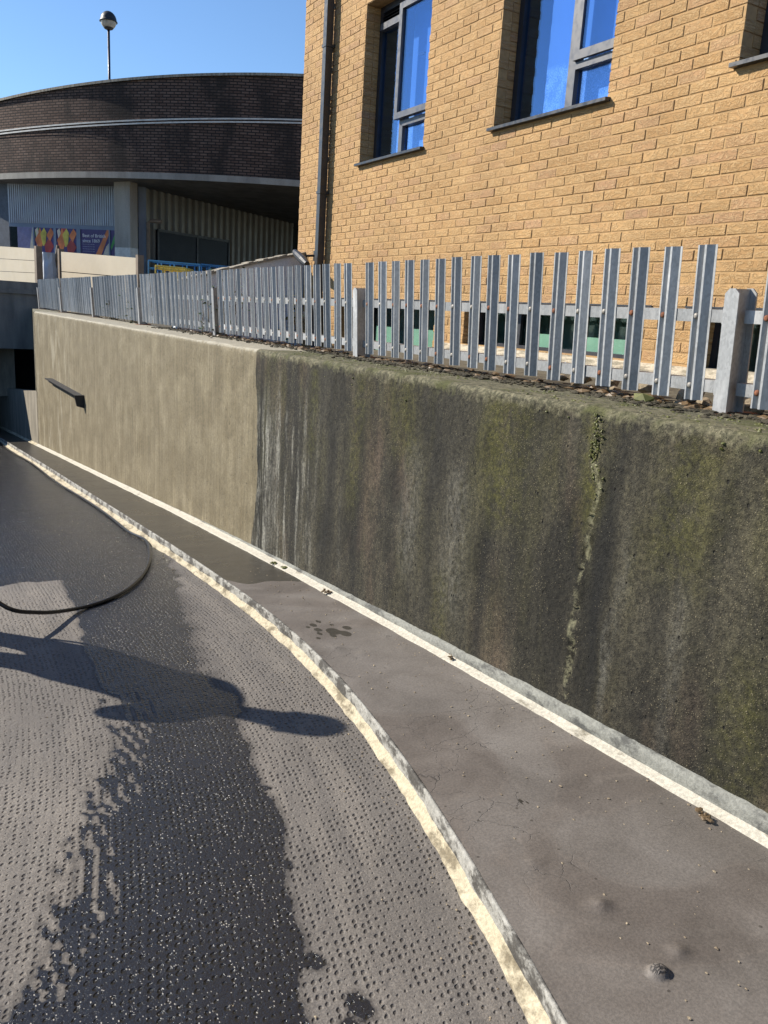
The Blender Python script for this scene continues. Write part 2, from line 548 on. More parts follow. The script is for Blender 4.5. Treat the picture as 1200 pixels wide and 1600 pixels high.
def mat_brick():
    m = MT('buff_brick'); p = m.pos(); x, y, z = m.xyz(p)
    row = m.math('FLOOR', m.math('DIVIDE', m.math('SUBTRACT', z, BR_Z0), .075))
    odd = m.math('MODULO', m.math('ABSOLUTE', row), 2.)
    colx = m.math('FLOOR', m.math('DIVIDE', m.math('SUBTRACT', m.math('SUBTRACT', y, BR_Y0), m.math('MULTIPLY', odd, .1125)), .225))
    wnz = m.n('TexWhiteNoise', noise_dimensions='3D'); m.s(wnz.inputs[0], m.comb(row, colx, 3.))
    r = wnz.outputs['Value']; rc = m.xyz(wnz.outputs['Color'])
    c = m.ramp(r, [(0, (.375, .220, .093)), (.3, (.405, .245, .106)), (.6, (.44, .272, .121)), (.85, (.40, .238, .108)), (1, (.385, .228, .112))])
    c = m.mix(m.math('MULTIPLY', m.rng(rc[1], .93, .96), .3), c, (.33, .19, .13))
    # wire-cut creases, highlights on their ridges put into the colour
    w = m.vadd(m.vscale(p, (1, 7, 16)), m.comb(0., 0., m.math('MULTIPLY', r, 40.)))
    cre = m.noise(w, 1.5, 5, .62, 1.4)
    ridge = m.math('ABSOLUTE', m.math('SUBTRACT', cre, .5))
    c = m.mix(m.math('MULTIPLY', m.rng(ridge, .03, .0), .45), c, (.60, .44, .24))
    fine = m.noise(p, 190, 3, .7)
    g = m.rng(fine, .3, .7, .82, 1.14)
    c = m.mix(1., c, m.comb(g, g, g), 'MULTIPLY')
    # faint weathering
    big = m.rng(m.noise(p, 1.1, 4), .35, .7, .88, 1.06)
    c = m.mix(1., c, m.comb(big, big, big), 'MULTIPLY')
    h = m.math('ADD', m.math('MULTIPLY', m.rng(ridge, .0, .09), -.9), m.math('MULTIPLY', fine, .4))
    return m.set(c, .85, 0, .25, m.bump(h, .75, .005))


def mat_galv(name='galvanised_steel', dark=1.):
    m = MT(name); p = m.pos()
    v = m.vor(m.vscale(p, (1, 1, .6)), 130, 1., out='Color')
    n = m.noise(m.vscale(p, (1, 1, .3)), 14, 5, .6)
    c = m.mix(m.xyz(v)[0], (.29 * dark, .295 * dark, .295 * dark), (.38 * dark, .385 * dark, .385 * dark))
    c = m.mix(m.rng(n, .52, .75), c, (.48 * dark, .48 * dark, .475 * dark))
    c = m.mix(m.math('MULTIPLY', m.rng(m.noise(p, 5, 4), .6, .75), .4), c, (.22, .21, .18))
    rv_ = m.rng(m.n('ObjectInfo').outputs['Random'], 0., 1., .72, 1.08, smooth=False)
    c = m.mix(1., c, m.comb(rv_, rv_, rv_), 'MULTIPLY')
    run = m.noise(m.vscale(p, (40, 40, 1.2)), 1., 4, .6)
    c = m.mix(m.math('MULTIPLY', m.rng(run, .5, .75), .35), c, (.20, .195, .18))
    return m.set(c, m.rng(n, .3, .7, .45, .62), .2, .5, m.bump(m.noise(p, 220, 2), .12, .002))


def mat_glass(name, tint, refl=.5, rough=.02, back=(.05, .08, .12)):
    """coated window glass: partly mirror, partly see-through"""
    m = MT(name)
    gl = m.n('BsdfGlossy'); m.s(gl.inputs['Color'], tint); gl.inputs['Roughness'].default_value = rough
    tr = m.n('BsdfTransparent'); m.s(tr.inputs['Color'], back)
    lwt = m.n('LayerWeight'); lwt.inputs['Blend'].default_value = .5
    f = m.rng(m.math('POWER', lwt.outputs['Facing'], 5.), 0., 1., refl, 1., smooth=False)
    p = m.pos()
    nm = m.bump(m.noise(p, 2.5, 2), .03, .02)
    m.s(gl.inputs['Normal'], nm)
    ms = m.n('MixShader'); m.s(ms.inputs[0], f)
    m.t.links.new(tr.outputs[0], ms.inputs[1]); m.t.links.new(gl.outputs[0], ms.inputs[2])
    m.t.links.new(ms.outputs[0], m.out.inputs['Surface'])
    return m.m


def mat_brickfar():
    m = MT('dark_ramp_brick'); p = m.pos(); lane = m.attr('lane', 'Vector')
    x, y, z = m.xyz(lane)
    bt = m.n('TexBrick'); m.s(bt.inputs['Vector'], lane)
    bt.inputs['Scale'].default_value = 1.; bt.inputs['Brick Width'].default_value = .225; bt.inputs['Row Height'].default_value = .075
    bt.inputs['Mortar Size'].default_value = .014; bt.inputs['Mortar Smooth'].default_value = .2; bt.inputs['Bias'].default_value = 0
    m.s(bt.inputs['Color1'], (.085, .054, .042)); m.s(bt.inputs['Color2'], (.145, .098, .077)); m.s(bt.inputs['Mortar'], (.022, .019, .018))
    n = m.noise(m.comb(m.math('MULTIPLY', x, 1.), m.math('MULTIPLY', y, .35), 0.), 1.0, 5, .6)
    dark = m.math('MULTIPLY', m.rng(n, .46, .62), .8)
    c = m.mix(dark, bt.outputs[0], (.026, .022, .02))
    h = m.math('SUBTRACT', 1., bt.outputs['Fac'])
    return m.set(c, .9, 0, .2, m.bump(h, .9, .012))


def mat_concrete(name, a, b, scale=3., bump=.4):
    m = MT(name); p = m.pos()
    s = m.noise(m.vscale(p, (2, 2, .4)), scale, 6, .6)
    f = m.noise(p, 60, 4, .7)
    c = m.mix(m.rng(s, .3, .7), a, b)
    g = m.rng(f, .3, .7, .85, 1.12)
    c = m.mix(1., c, m.comb(g, g, g), 'MULTIPLY')
    return m.set(c, .85, 0, .25, m.bump(m.math('ADD', f, s), bump, .006))


def mat_leaf(name, a, b):
    m = MT(name); p = m.pos()
    c = m.mix(m.noise(p, 30, 3), a, b)
    m.set(c, .5, 0, .4)
    return m.m


BR_Z0 = 2.2357 - 40 * .075          # bed-joint line of the brickwork
BR_Y0 = 3.4387 - .225 * 40

M['road'] = mat_road()
M['ledge'] = mat_ledge()
M['wall'] = mat_wall()
M['cream'] = mat_strip('cream_sealant', (.36, .305, .20), (.47, .415, .30), (.17, .14, .09), .8, (.47, .64))
M['kerbface'] = mat_strip('worn_kerb', (.20, .195, .17), (.38, .365, .325), (.065, .06, .052), .7, (.44, .58))
M['upstand'] = mat_strip('cement_upstand', (.13, .13, .115), (.27, .27, .235), (.075, .075, .068), .6, (.48, .66))
M['brick'] = mat_brick()
M['mortar'] = plain('brick_mortar', (.36, .225, .10), .95, 0, .15, 20, .5)
M['galv'] = mat_galv()
M['galvpost'] = mat_galv('galvanised_post', 1.05)
M['rust'] = plain('rusty_steel', (.20, .075, .035), .85, .1, .3, 60, .5)
M['boltgalv'] = plain('galvanised_bolt', (.26, .24, .21), .6, .3, .25, 60)
M['frame'] = plain('grey_window_frame', (.085, .085, .092), .42, .0, .06, 6)
M['framedark'] = plain('dark_frame', (.018, .020, .026), .45, .0, .1, 6)
M['pipe'] = plain('dark_downpipe', (.020, .023, .028), .45, .0, .12, 5)
M['sillm'] = plain('grey_metal_sill', (.022, .023, .026), .4, .1, .08, 8)
M['glass'] = mat_glass('window_glass', (.55, .74, 1.0), .20, .015, (.66, .80, .98))
M['glassdark'] = mat_glass('basement_glass', (.45, .55, .60), .045, .03, (.80, .88, .86))
M['black'] = plain('black_plastic', (.012, .012, .013), .5, 0, .1)
M['hose'] = plain('black_rubber', (.010, .010, .011), .35, 0, .1, 30)
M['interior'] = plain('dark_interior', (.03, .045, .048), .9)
M['stone'] = mat_strip('stone_sill', (.42, .36, .26), (.54, .47, .36), (.24, .21, .15), .6)


# ------------------------------------------------------------------ the setting: road, pavement, kerb, ground
def lane_list(segs):
    out = []
    for a, b, st in segs:
        out += list(np.arange(a, b - 1e-6, st))
    return np.array(out + [segs[-1][1]])


def wet_mask(x, y):
    """1 where the asphalt has been hosed down"""
    yl = np.array([-4, .5, 1.7, 1.86, 2.13, 2.55, 3.08, 4.67, 5.45, 5.55, 30])
    xl = np.array([-.25, -.1, .15, .196, .317, .468, .70, .775, .85, -9, -9])
    yr = np.array([-4, .8, 1.38, 1.68, 1.81, 2.15, 2.35, 3.1, 3.7, 4.39, 4.9, 5.6, 6.4, 30])
    xr = np.array([.35, .56, .688, .80, .83, .925, .96, 1.10, 1.2, 1.33, 1.40, 1.55, 1.72, 1.8])
    wob = (fbm(y * 3.1, x * 1.3 + 9, 4) - .5) * .14
    wob2 = (fbm(y * 3.3 + 30, x * .6 + 3, 4) - .5) * .20 + (fbm(y * 11, x * 6, 3) - .5) * .10 * sstep(2.6, 3.4, y)
    yy_ = y + (fbm(x * 5, y * 2, 3) - .5) * .5 * sstep(4.9, 5.3, y)
    L = x - (np.interp(yy_, yl, xl) + wob)
    R = (np.interp(y, yr, xr) + wob2) - x
    soft = .025 + .10 * sstep(2.7, 3.4, y) * sstep(5.2, 4.2, y)
    m = sstep(-.045, .03, L) * sstep(-soft - .03, soft, R)
    # dry ridges left standing beside the left edge
    ph = np.abs(((L + .012 * fbm(y * 2, x * 0, 2)) / .037) % 1.0 - .5)
    dry = sstep(.30, .14, ph) * sstep(-.01, .01, L) * sstep(.165, .11, L) * sstep(.36, .52, fbm(y * 6, x * 14, 3)) * (y < 3.4)
    m = m * (1 - .9 * dry)
    # damp rows just outside it
    damp = sstep(.34, .2, np.abs((L / .03) % 1.0 - .5)) * sstep(-.11, -.04, L) * sstep(.02, -.01, L) * sstep(.5, .6, fbm(y * 9, x * 22, 3)) * (y < 3.4)
    m = np.maximum(m, damp * .8)
    # splashes near the right edge
    for (cx, cy, r) in ((.80, 1.54, .022), (.775, 1.55, .014), (.83, 1.36, .03), (.90, 1.93, .014), (.86, 2.0, .012), (.99, 2.43, .018), (.96, 2.5, .02), (1.0, 2.36, .012), (.78, 1.30, .03), (.80, 1.2, .035)):
        m = np.maximum(m, sstep(r * 1.5, r * .6, np.hypot((x - cx), (y - cy) * .7) + (fbm(x * 40, y * 40, 2) - .5) * .02))
    return m


ys = lane_list([(-4, .6, .2), (.6, 6.6, .02), (6.6, 12, .06), (12, 30, .3)])
offs = lane_list([(-.06, 1.75, .02), (1.75, 3.0, .05), (3.0, 8.2, .4)])
O, Y = np.meshgrid(offs, ys)
X = kx(Y) - O
Z = zl(Y) - KERB_H + (fbm(X * 2.1, Y * 2.1, 3) - .5) * .008
road_me = grid_mesh('road', X, Y, Z, attrs={'wet': wet_mask(X, Y)}, uv=(O, Y), flip=False)
road = link('road', road_me, M['road'])
tag(road, 'wet and dry dimpled asphalt ramp curving downhill', kind='structure')

# pavement ledge
tt = lane_list([(0, 1, 1 / 130)])
ys2 = lane_list([(-4, .5, .15), (.5, .9, .02), (.9, 1.62, .006), (1.62, 6.5, .02), (6.5, 12, .06), (12, 30, .3)])
T, Y = np.meshgrid(tt, ys2)
X = kx(Y) + .006 + (wx(Y) + .02 - kx(Y) - .006) * T
Z = zl(Y) + (fbm(X * 3, Y * 3, 4) - .5) * .008
bl = np.zeros_like(X)
for (cx, cy, rx, ry, h) in ((1.466, 1.05, .030, .026, .019), (1.518, 1.293, .040, .034, .0135), (1.567, 1.076, .030, .026, .010), (1.479, 1.515, .04, .036, .006),
                            (1.76, 3.32, .05, .055, .008), (1.84, 3.2, .04, .035, .004)):
    d2 = ((X - cx) / rx) ** 2 + ((Y - cy) / ry) ** 2
    g = np.clip(1 - d2, 0, 1) ** .65 if h > .015 else np.exp(-d2 * 1.5)
    Z = Z + h * g * (1 + (fbm(X * 120, Y * 120, 2) - .5) * .4)
    bl = np.maximum(bl, g * (1. if h > .015 else .5))
edge = 4.55 + (fbm(X * 3 + 4, Y * .2, 3) - .5) * .5 + (X - 1.9) * -.25
wetl = sstep(edge - .05, edge + .05, Y)
for (cx, cy, r) in ((1.86, 3.56, .035), (1.90, 3.50, .028), (1.80, 3.62, .02), (1.83, 3.50, .016), (1.78, 3.56, .014), (1.86, 3.74, .014), (1.81, 3.70, .018), (1.95, 3.58, .022), (1.77, 3.68, .012), (1.9, 3.66, .012), (1.745, 3.5, .012)):
    wetl = np.maximum(wetl, sstep(r * 1.3, r * .7, np.hypot(X - cx, (Y - cy) * .6)))
for (cx, cy, r) in ((1.66, 1.80, .007), (1.675, 1.785, .006), (1.655, 1.775, .005), (1.685, 1.77, .004)):
    wetl = np.maximum(wetl, sstep(r * 1.6, r * .7, np.hypot(X - cx, Y - cy)) * .9)
led_me = grid_mesh('pavement', X, Y, Z, attrs={'wet': wetl, 'blister': bl}, flip=True)
# orient normals up
led = link('pavement', led_me, M['ledge'])
tag(led, 'narrow raised grey pavement between kerb and concrete wall', kind='structure')


def sweep(name, prof_fn, ylist, mat, parent=None, smooth=True):
    """prof_fn(y)-> list of (x,z)"""
    P = [prof_fn(y) for y in ylist]
    Xs = np.array([[q[0] for q in r] for r in P]); Zs = np.array([[q[1] for q in r] for r in P])
    Ys = np.repeat(np.array(ylist)[:, None], Xs.shape[1], 1)
    me = grid_mesh(name, Xs, Ys, Zs, smooth)
    return link(name, me, mat, parent)


kerb = bpy.data.objects.new('kerb', None); COL.objects.link(kerb)
tag(kerb, 'worn pale kerb edge with cream sealant strip along the asphalt', kind='structure')


def nz(y, k, s=6., a=.006):
    return float((fbm(np.array(y * s), np.array(k * 7.7), 4) - .5) * 2 * a)


def kerb_prof(y):
    x = float(kx(y)); z = float(zl(y))
    c = nz(y, 1, 9, .006) ; e = nz(y, 5, 30, .0025)
    return [(x + .018, z - .006), (x + .010, z + .001), (x + .005 + e, z + .0035), (x - .001 + e, z + .0025 + e), (x - .004 + c * .4, z - .006),
            (x - .006 + c * .7, z - .024), (x - .007 + c, z - .045), (x - .010, z - KERB_H - .02)]


yk = lane_list([(-4, .5, .1), (.5, 6, .02), (6, 12, .05), (12, 30, .25)])
sweep('kerb_face', kerb_prof, yk, M['kerbface'], kerb)


def fil_prof(y):
    x = float(kx(y)); z = float(zl(y)) - KERB_H
    w = .036 + nz(y, 2, 5, .012) + nz(y, 8, 22, .006)
    if y > 6: w += .015
    return [(x - .002, z + .036 + nz(y, 9, 16, .008)), (x - .014, z + .026), (x - .5 * w, z + .015 + nz(y, 3, 20, .003)), (x - .85 * w, z + .010 + nz(y, 4, 25, .002)), (x - w, z + .003), (x - w - .004, z - .01)]


sweep('sealant_fillet', fil_prof, yk, M['cream'], kerb)

# terrace ground behind the wall
tg = MB()
ty = np.array([-12, 0, 2, 3.5, 6.8, 7.3, 10, 16.2, 26, 60, 200.])
tz = np.array([1.30, 1.30, 1.30, 1.30, 1.30, 1.03, 1.0, 1.15, 1.2, 1.2, 1.2])
txs = np.array([2.9, 3.3, 4.6, 8, 20, 140])
Xg, Yg = np.meshgrid(txs, ty)
Zg = np.repeat(tz[:, None], len(txs), 1)
M['soil'] = mat_concrete('terrace_soil', (.06, .05, .035), (.13, .115, .08), 6, .8)
tag(link('ground', grid_mesh('ground', Xg, Yg, Zg, flip=True), M['soil']), 'bare soil terrace between the wall and the buildings', kind='structure')
# wide ground far left / below, so the horizon is closed
Xg, Yg = np.meshgrid(np.array([-160., -60, -20, -7.0]), np.array([-60., 0, 30, 60, 200]))
tag(link('ground', grid_mesh('ground', Xg, Yg, np.full_like(Xg, .9), flip=True), M['soil']), 'open yard beyond the far side of the ramp', kind='structure')

# ------------------------------------------------------------------ retaining wall
rw = thing('retaining_wall', 'long concrete ramp wall, pale where washed and black-green where algae remains', 'wall')
WEND = 16.2
yw = lane_list([(-4, .9, .1), (.9, 6.2, .02), (6.2, 16.2, .08)])
zt = lane_list([(0, 1, 1 / 64)])
ZT, Yw = np.meshgrid(zt, yw)
z0 = zl(Yw) - .06
Zw = z0 + (WALL_TOP - .045 - z0) * ZT
rel = (fbm(Yw * 9, Zw * 9, 4) - .5) * .012
cy = 2.205 + (fbm(Zw * 2.2, Zw * 0 + 3, 3) - .5) * .10 + (fbm(Zw * 9, Zw * 0 + 8, 3) - .5) * .05
cd = np.abs(Yw - cy)
wid = .005 + .014 * fbm(Zw * 6, Zw * 0 + 2, 2)
crack = np.clip(1 - cd / (wid * 2.4), 0, 1)
groove = np.clip(1 - cd / wid, 0, 1) ** .7 * (fbm(Zw * 11, Zw * 0 + 21, 2) > .40)
lip = np.exp(-(cd / .03) ** 2) * .006
# formwork ridges
ridge = np.exp(-((Yw - 2.85 - .02 * fbm(Zw * 3, Zw * 0, 2)) / .012) ** 2) * .004 + np.exp(-((Yw - 4.35) / .010) ** 2) * .004
Xw = wx(Yw) - rel - lip * (crack > 0) + groove * .022 - ridge
bnd = 5.53 + (fbm(Zw * 2.6, Zw * 0 + 5, 3) - .5) * .16
clean = np.clip(Yw - bnd, -.5, .5)
cr_attr = np.clip(np.maximum(crack * .7, groove), 0, 1)
# water stains: (y, half width, z top, z bottom, weight); dark > 0, pale < 0
stain = np.zeros_like(Yw); olive = np.zeros_like(Yw)
def runs(acc, lst):
    for k, (yc, w, za, zb, a) in enumerate(lst):
        wob = (fbm(Zw * 1.6, Zw * 0 + k * 3.7, 3) - .5) * .10
        e = np.exp(-((Yw - yc - wob) / (w * (.7 + .6 * fbm(Zw * 3, Zw * 0 + k, 2)))) ** 2)
        acc += a * e * sstep(zb - .12, zb + .12, Zw) * sstep(za + .1, za - .12, Zw) * (.55 + .9 * (fbm(Yw * 9 + k, Zw * 1.6, 3) - .15))
runs(stain, [(5.46, .04, 1.4, -.3, 1.), (5.02, .03, 1.4, .2, .9), (4.86, .06, 1.4, -.2, .9), (4.62, .05, 1.3, -.2, .8), (4.35, .09, 1.1, -.2, .9), (3.98, .08, 1.2, -.1, .8), (3.62, .06, 1.0, -.1, .7),
             (3.25, .07, 1.25, .1, .6), (2.80, .045, .95, -.1, 1.), (2.56, .05, 1.3, .2, .5), (2.10, .045, 1.2, .1, .9), (1.86, .07, 1.1, -.1, .6), (1.62, .05, 1.25, .2, .6), (1.38, .08, .9, -.1, .7), (1.15, .06, 1.2, .1, .5),
             (5.28, .06, .95, -.1, -.9), (5.14, .02, 1.2, .6, -1.2), (5.17, .045, .8, 0., -.7), (4.72, .015, 1.2, .25, -.7), (4.2, .03, .6, .1, -.4), (3.45, .10, 1.0, .3, -.45), (3.05, .12, .95, .2, -.5), (2.02, .03, .55, .1, -.8), (2.0, .05, .9, .5, -.3), (1.74, .06, .8, .1, -.4), (1.3, .10, 1.2, .6, -.45)])
runs(olive, [(4.62, .06, 1.4, .7, .7), (4.05, .07, 1.4, .5, .9), (3.55, .12, 1.4, .9, .8), (3.1, .06, .4, -.1, .8), (2.72, .16, 1.4, .75, 1.), (2.21, .05, 1.4, .9, 1.), (1.78, .14, 1.4, .8, .8), (1.45, .12, .6, .1, .6), (1.2, .10, 1.4, .7, .6)])
stain = np.clip(stain, -1, 1); olive = np.clip(olive, 0, 1)
# rounded arris and top
arc = []
R_ = .028
for k in range(1, 7):
    a = math.pi / 2 * k / 6
    arc.append((R_ * (1 - math.cos(a)), -R_ + R_ * math.sin(a)))
arc += [(.12, .002), (.25, .0), (.40, -.002), (.60, -.004), (.74, -.01), (.74, -.5)]
XA = np.stack([wx(yw) + a + (fbm(yw * 16, yw * 0 + a * 40, 4) - .5) * .018 for a, b in arc], 1)
ZA = np.stack([WALL_TOP + b + (fbm(yw * 10 + 50, yw * 0 + a * 30, 3) - .5) * (.012 if a < .7 else 0) for a, b in arc], 1)
XX = np.concatenate([Xw, XA], 1); ZZ = np.concatenate([Zw, ZA], 1)
YY = np.repeat(yw[:, None], XX.shape[1], 1)
cl2 = np.concatenate([clean, np.clip(YY[:, Xw.shape[1]:] - bnd[:, -1:], -.5, .5)], 1)
ck2 = np.concatenate([cr_attr, np.zeros_like(XA)], 1)
# far end turns back towards the fence
me = grid_mesh('wall_face', XX, YY, ZZ, attrs={'clean': cl2, 'crack': ck2, 'stain': np.concatenate([stain, np.zeros_like(XA)], 1), 'olive': np.concatenate([olive, np.zeros_like(XA)], 1)}, flip=True)
link('wall_face', me, M['wall'], rw)
mb = MB()
mb.prism([(2.095, 16.19), (2.75, 16.19), (2.95, 21.5), (2.75, 21.5)], -2.2, WALL_TOP - .004)
mb.build('return_wall', M['wall'], rw)


def up_prof(y):
    x = float(wx(y)); z = float(zl(y))
    h = float(np.interp(y, [-4, 2, 2.8, 3.6, 4.3, 5.5, 7, 12, 30], [.075, .074, .064, .05, .036, .03, .02, .016, .016])) + nz(y, 12, 26, .004)
    return [(x + .006, z + h + .004), (x - .012, z + h), (x - .016 + nz(y, 13, 12, .003), z + h * .5), (x - .018, z - .01)]


sweep('upstand', up_prof, lane_list([(-4, .6, .1), (.6, 6.2, .02), (6.2, 16.2, .08)]), M['upstand'], rw)


def fs_prof(y):
    x = float(wx(y)); z = float(zl(y)); w = float(np.interp(y, [0, 3, 6, 9], [.050, .054, .075, .07])) + nz(y, 15, 8, .005)
    return [(x - .008, z + .024 + nz(y, 16, 24, .003)), (x - .020, z + .017), (x - .4 * w, z + .012 + nz(y, 17, 20, .002)), (x - .9 * w, z + .007), (x - w, z + .003), (x - w - .003, z - .01)]


M['paleseal'] = mat_strip('pale_sealant', (.36, .33, .265), (.47, .44, .365), (.17, .15, .11), .6, (.56, .72))
sweep('sealant_strip', fs_prof, lane_list([(-4, .6, .1), (.6, 6.2, .02), (6.2, 16.2, .08)]), M['paleseal'], rw)
# steel channel let into the wall
mb = MB()
p0 = np.array([float(wx(14.45)), 14.45, .24]); p1 = np.array([float(wx(11.85)), 11.85, .245])
mb.obox(p0 + [-.06, 0, .0], p1 - p0, (.06, 0, 0), (0, 0, .05))
mb.obox(p0 + [-.11, 0, .045], p1 - p0, (.11, 0, 0), (0, 0, .015))
mb.prism([(float(wx(11.85)) + .005, .31), (float(wx(11.85)) - .13, .31), (float(wx(11.85)) - .10, .16), (float(wx(11.85)) + .005, .13)], 11.8, 11.845, 'y')
tag(mb.build('steel_channel', M['rust'].copy() if False else M['black'], rw), 'dark steel channel fixed along the washed wall')

# moss on the crack and the top edge: uncountable
M['moss'] = mat_leaf('moss', (.05, .055, .012), (.15, .15, .04))
mb = MB()
for i in range(120):
    z = 1.3 - abs(random.gauss(0, .12))
    if z < .15: continue
    yv = 2.205 + float((fbm(np.array(z * 2.2), np.array(3.), 3) - .5) * .10 + (fbm(np.array(z * 9), np.array(8.), 3) - .5) * .05)
    r = random.uniform(.002, .006)
    mb.blob((float(wx(yv)) - .006 + random.uniform(-.003, .006), yv + random.gauss(0, .014), z), (r, r, r), i)
for i in range(900):
    yv = random.uniform(.9, 5.4)
    if fbm(np.array(yv * 2.3), np.array(41.), 3) < .47: continue
    x = float(wx(yv)) + random.uniform(-.002, .30) ** 1.0
    t = x - float(wx(yv))
    z = WALL_TOP - max(0, .045 - t) * .8 - abs(random.gauss(0, .05)) * (t < .02)
    r = random.uniform(.003, .008)
    mb.blob((x, yv, z), (r, r, r * .7), 5000 + i)
tag(mb.build('moss', M['moss'], rw), kind='stuff')

# low wall carrying on down the ramp
lw = thing('low_wall', 'low concrete wall continuing downhill into the dark underpass', 'wall')
mb = MB()
yy = np.linspace(16.15, 40, 25)
for a, b in zip(yy[:-1], yy[1:]):
    ta, tb = float(zl(a)) + .98, float(zl(b)) + .98
    xa, xb = float(wx(a)), float(wx(b))
    mb.add([(xa, a, float(zl(a)) - .3), (xb, b, float(zl(b)) - .3), (xb, b, tb), (xa, a, ta), (xa + .25, a, ta), (xb + .25, b, tb), (xb + .25, b, -4.2), (xa + .25, a, -4.2)],
           [(0, 3, 2, 1), (3, 4, 5, 2), (4, 7, 6, 5)])
M['lowc'] = mat_concrete('low_wall_concrete', (.145, .13, .10), (.26, .23, .18), 3)
mb.build('wall_body', M['lowc'], lw)
sweep('sealant_strip', fs_prof, lane_list([(16.2, 30, .3)]), M['cream'], lw)

# ------------------------------------------------------------------ palisade fence
FX = 2.70
fence = thing('palisade_fence', 'low galvanised palisade fence leaning out along the wall top', 'fence', (FX, 0, WALL_TOP - .004))
fence.rotation_euler = (0, RAD(-3.6), 0)
post_y = [-.88, 2.03, 4.95, 7.88, 10.83, 13.78, 16.75, 19.6]
# pale section (front sheet then back sheet)
prof = [(.0365, .016), (.0355, .0), (.0290, .0), (.0085, .0235), (.0060, .0), (-.0035, .0), (-.0260, .0205), (-.0355, .0205)]
prof_b = [(a * .97 + .0, b + .0028) for a, b in prof]
loop = prof + prof_b[::-1]
PH = .58


def pale_mesh(h):
    mb = MB()
    n = len(loop)
    vs = [(x, y, 0.) for y, x in loop] + [(x, y, h) for y, x in loop]
    fs = [(i, n + i, n + (i + 1) % n, (i + 1) % n) for i in range(n)]
    K = len(prof) - 1
    fs += [(i, i + 1, n - 2 - i, n - 1 - i) for i in range(K)] + [(n + i, 2 * n - 1 - i, 2 * n - 2 - i, n + i + 1) for i in range(K)]
    mb.add(vs, fs)
    me = mb.mesh('pale'); me.materials.append(M['galv'])
    return me


pale_me = pale_mesh(PH)
bolt = MB().lathe([(.005, -.016), (.005, 0), (.0115, .0005), (.0115, .004), (.0085, .0075), (.004, .009)], n=8)
for i, (x, y, z) in enumerate(bolt.v): bolt.v[i] = (-z, y, x)
bolt_rust = bolt.mesh('bolt', True); bolt_rust.materials.append(M['rust'])
bolt_galv = bolt.mesh('bolt', True); bolt_galv.materials.append(M['boltgalv'])


def post_mesh(h):
    mb = MB()
    w, d, t = .030, .052, .007     # half flange width (y), half depth (x), thickness
    ch = .018
    fl = [(-w, 0), (w, 0), (w, h - ch), (w - ch, h), (-w + ch, h), (-w, h - ch)]
    mb.prism(fl, -d, -d + t, 'x')
    mb.prism(fl, d - t, d, 'x')
    mb.box(-d + t, d - t, -.003, .003, 0, h - .002)
    me = mb.mesh('post'); me.materials.append(M['galvpost'])
    return me


post_me = post_mesh(.462)
plate = MB().box(-.095, .085, -.065, .065, -.004, .008).mesh('base_plate'); plate.materials.append(M['rust'])
cleat = MB().box(-.03, .03, .004, .05, 0, .055).mesh('cleat'); cleat.materials.append(M['galvpost'])
RZ = (.075, .338)   # rail bottoms above the wall top
for i, py_ in enumerate(post_y):
    po = link('post', post_me, None, fence, (0.0, py_, 0))
    link('base_plate', plate, None, po)
    for rz_ in RZ:
        link('cleat', cleat, None, po, (0, 0, rz_ - .004))
for a, b in zip(post_y[:-1], post_y[1:]):
    for rz_ in RZ:
        mb = MB()
        mb.box(-.010, -.004, a + .032, b - .032, rz_, rz_ + .047)       # upright leg of the angle
        mb.box(-.004, .038, a + .032, b - .032, rz_ + .041, rz_ + .047)   # flat leg
        mb.build('rail', M['galv'], fence)
    sp = (b - a - .30) / 16
    for k in range(17):
        yv = a + .15 + k * sp + random.uniform(-.004, .004)
        pl = link('pale', pale_me, None, fence, (-.033, yv, .042 + random.uniform(-.003, .003)))
        pl.rotation_euler = (random.gauss(0, .006), 0, random.gauss(0, .05))
        if b < 8.2:
            for rz_ in RZ:
                bo = link('bolt', bolt_rust if random.random() < (.62 if rz_ > .2 else .4) else bolt_galv, None, pl, (.005, .0165, rz_ + .024 - .042))

# ------------------------------------------------------------------ brick building
BX = 4.58
bd = thing('brick_building', 'buff brick building with grey framed windows above the fence', 'building', (0, 0, 0))
YA, YB = 1.0, 10.313
OPEN = [(7.385, 8.70, 3.25, 4.862), (4.875, 6.233, 3.25, 4.862), (2.42, 3.754, 3.25, 4.862),
        (6.95, 9.14, 1.10, 1.7857), (4.31, 6.44, 1.405, 1.7857), (1.62, 3.78, 1.37, 1.7857)]
R0, R1 = 22, 86          # course numbers


def brick_geo(mb, y0, y1, zc, depth=.1, dx=0.):
    e = .0035; x = BX + dx; z0 = zc - .0325; z1 = zc + .0325
    e = min(e, (y1 - y0) * .3)
    vs = [(x + depth, y0, z0), (x + depth, y1, z0), (x + depth, y1, z1), (x + depth, y0, z1),
          (x + e, y0, z0), (x + e, y1, z0), (x + e, y1, z1), (x + e, y0, z1),
          (x, y0 + e, z0 + e), (x, y1 - e, z0 + e), (x, y1 - e, z1 - e), (x, y0 + e, z1 - e)]
    fs = [(8, 11, 10, 9), (4, 8, 9, 5), (5, 9, 10, 6), (6, 10, 11, 7), (7, 11, 8, 4), (0, 4, 5, 1), (1, 5, 6, 2), (2, 6, 7, 3), (3, 7, 4, 0)]
    mb.add(vs, fs)


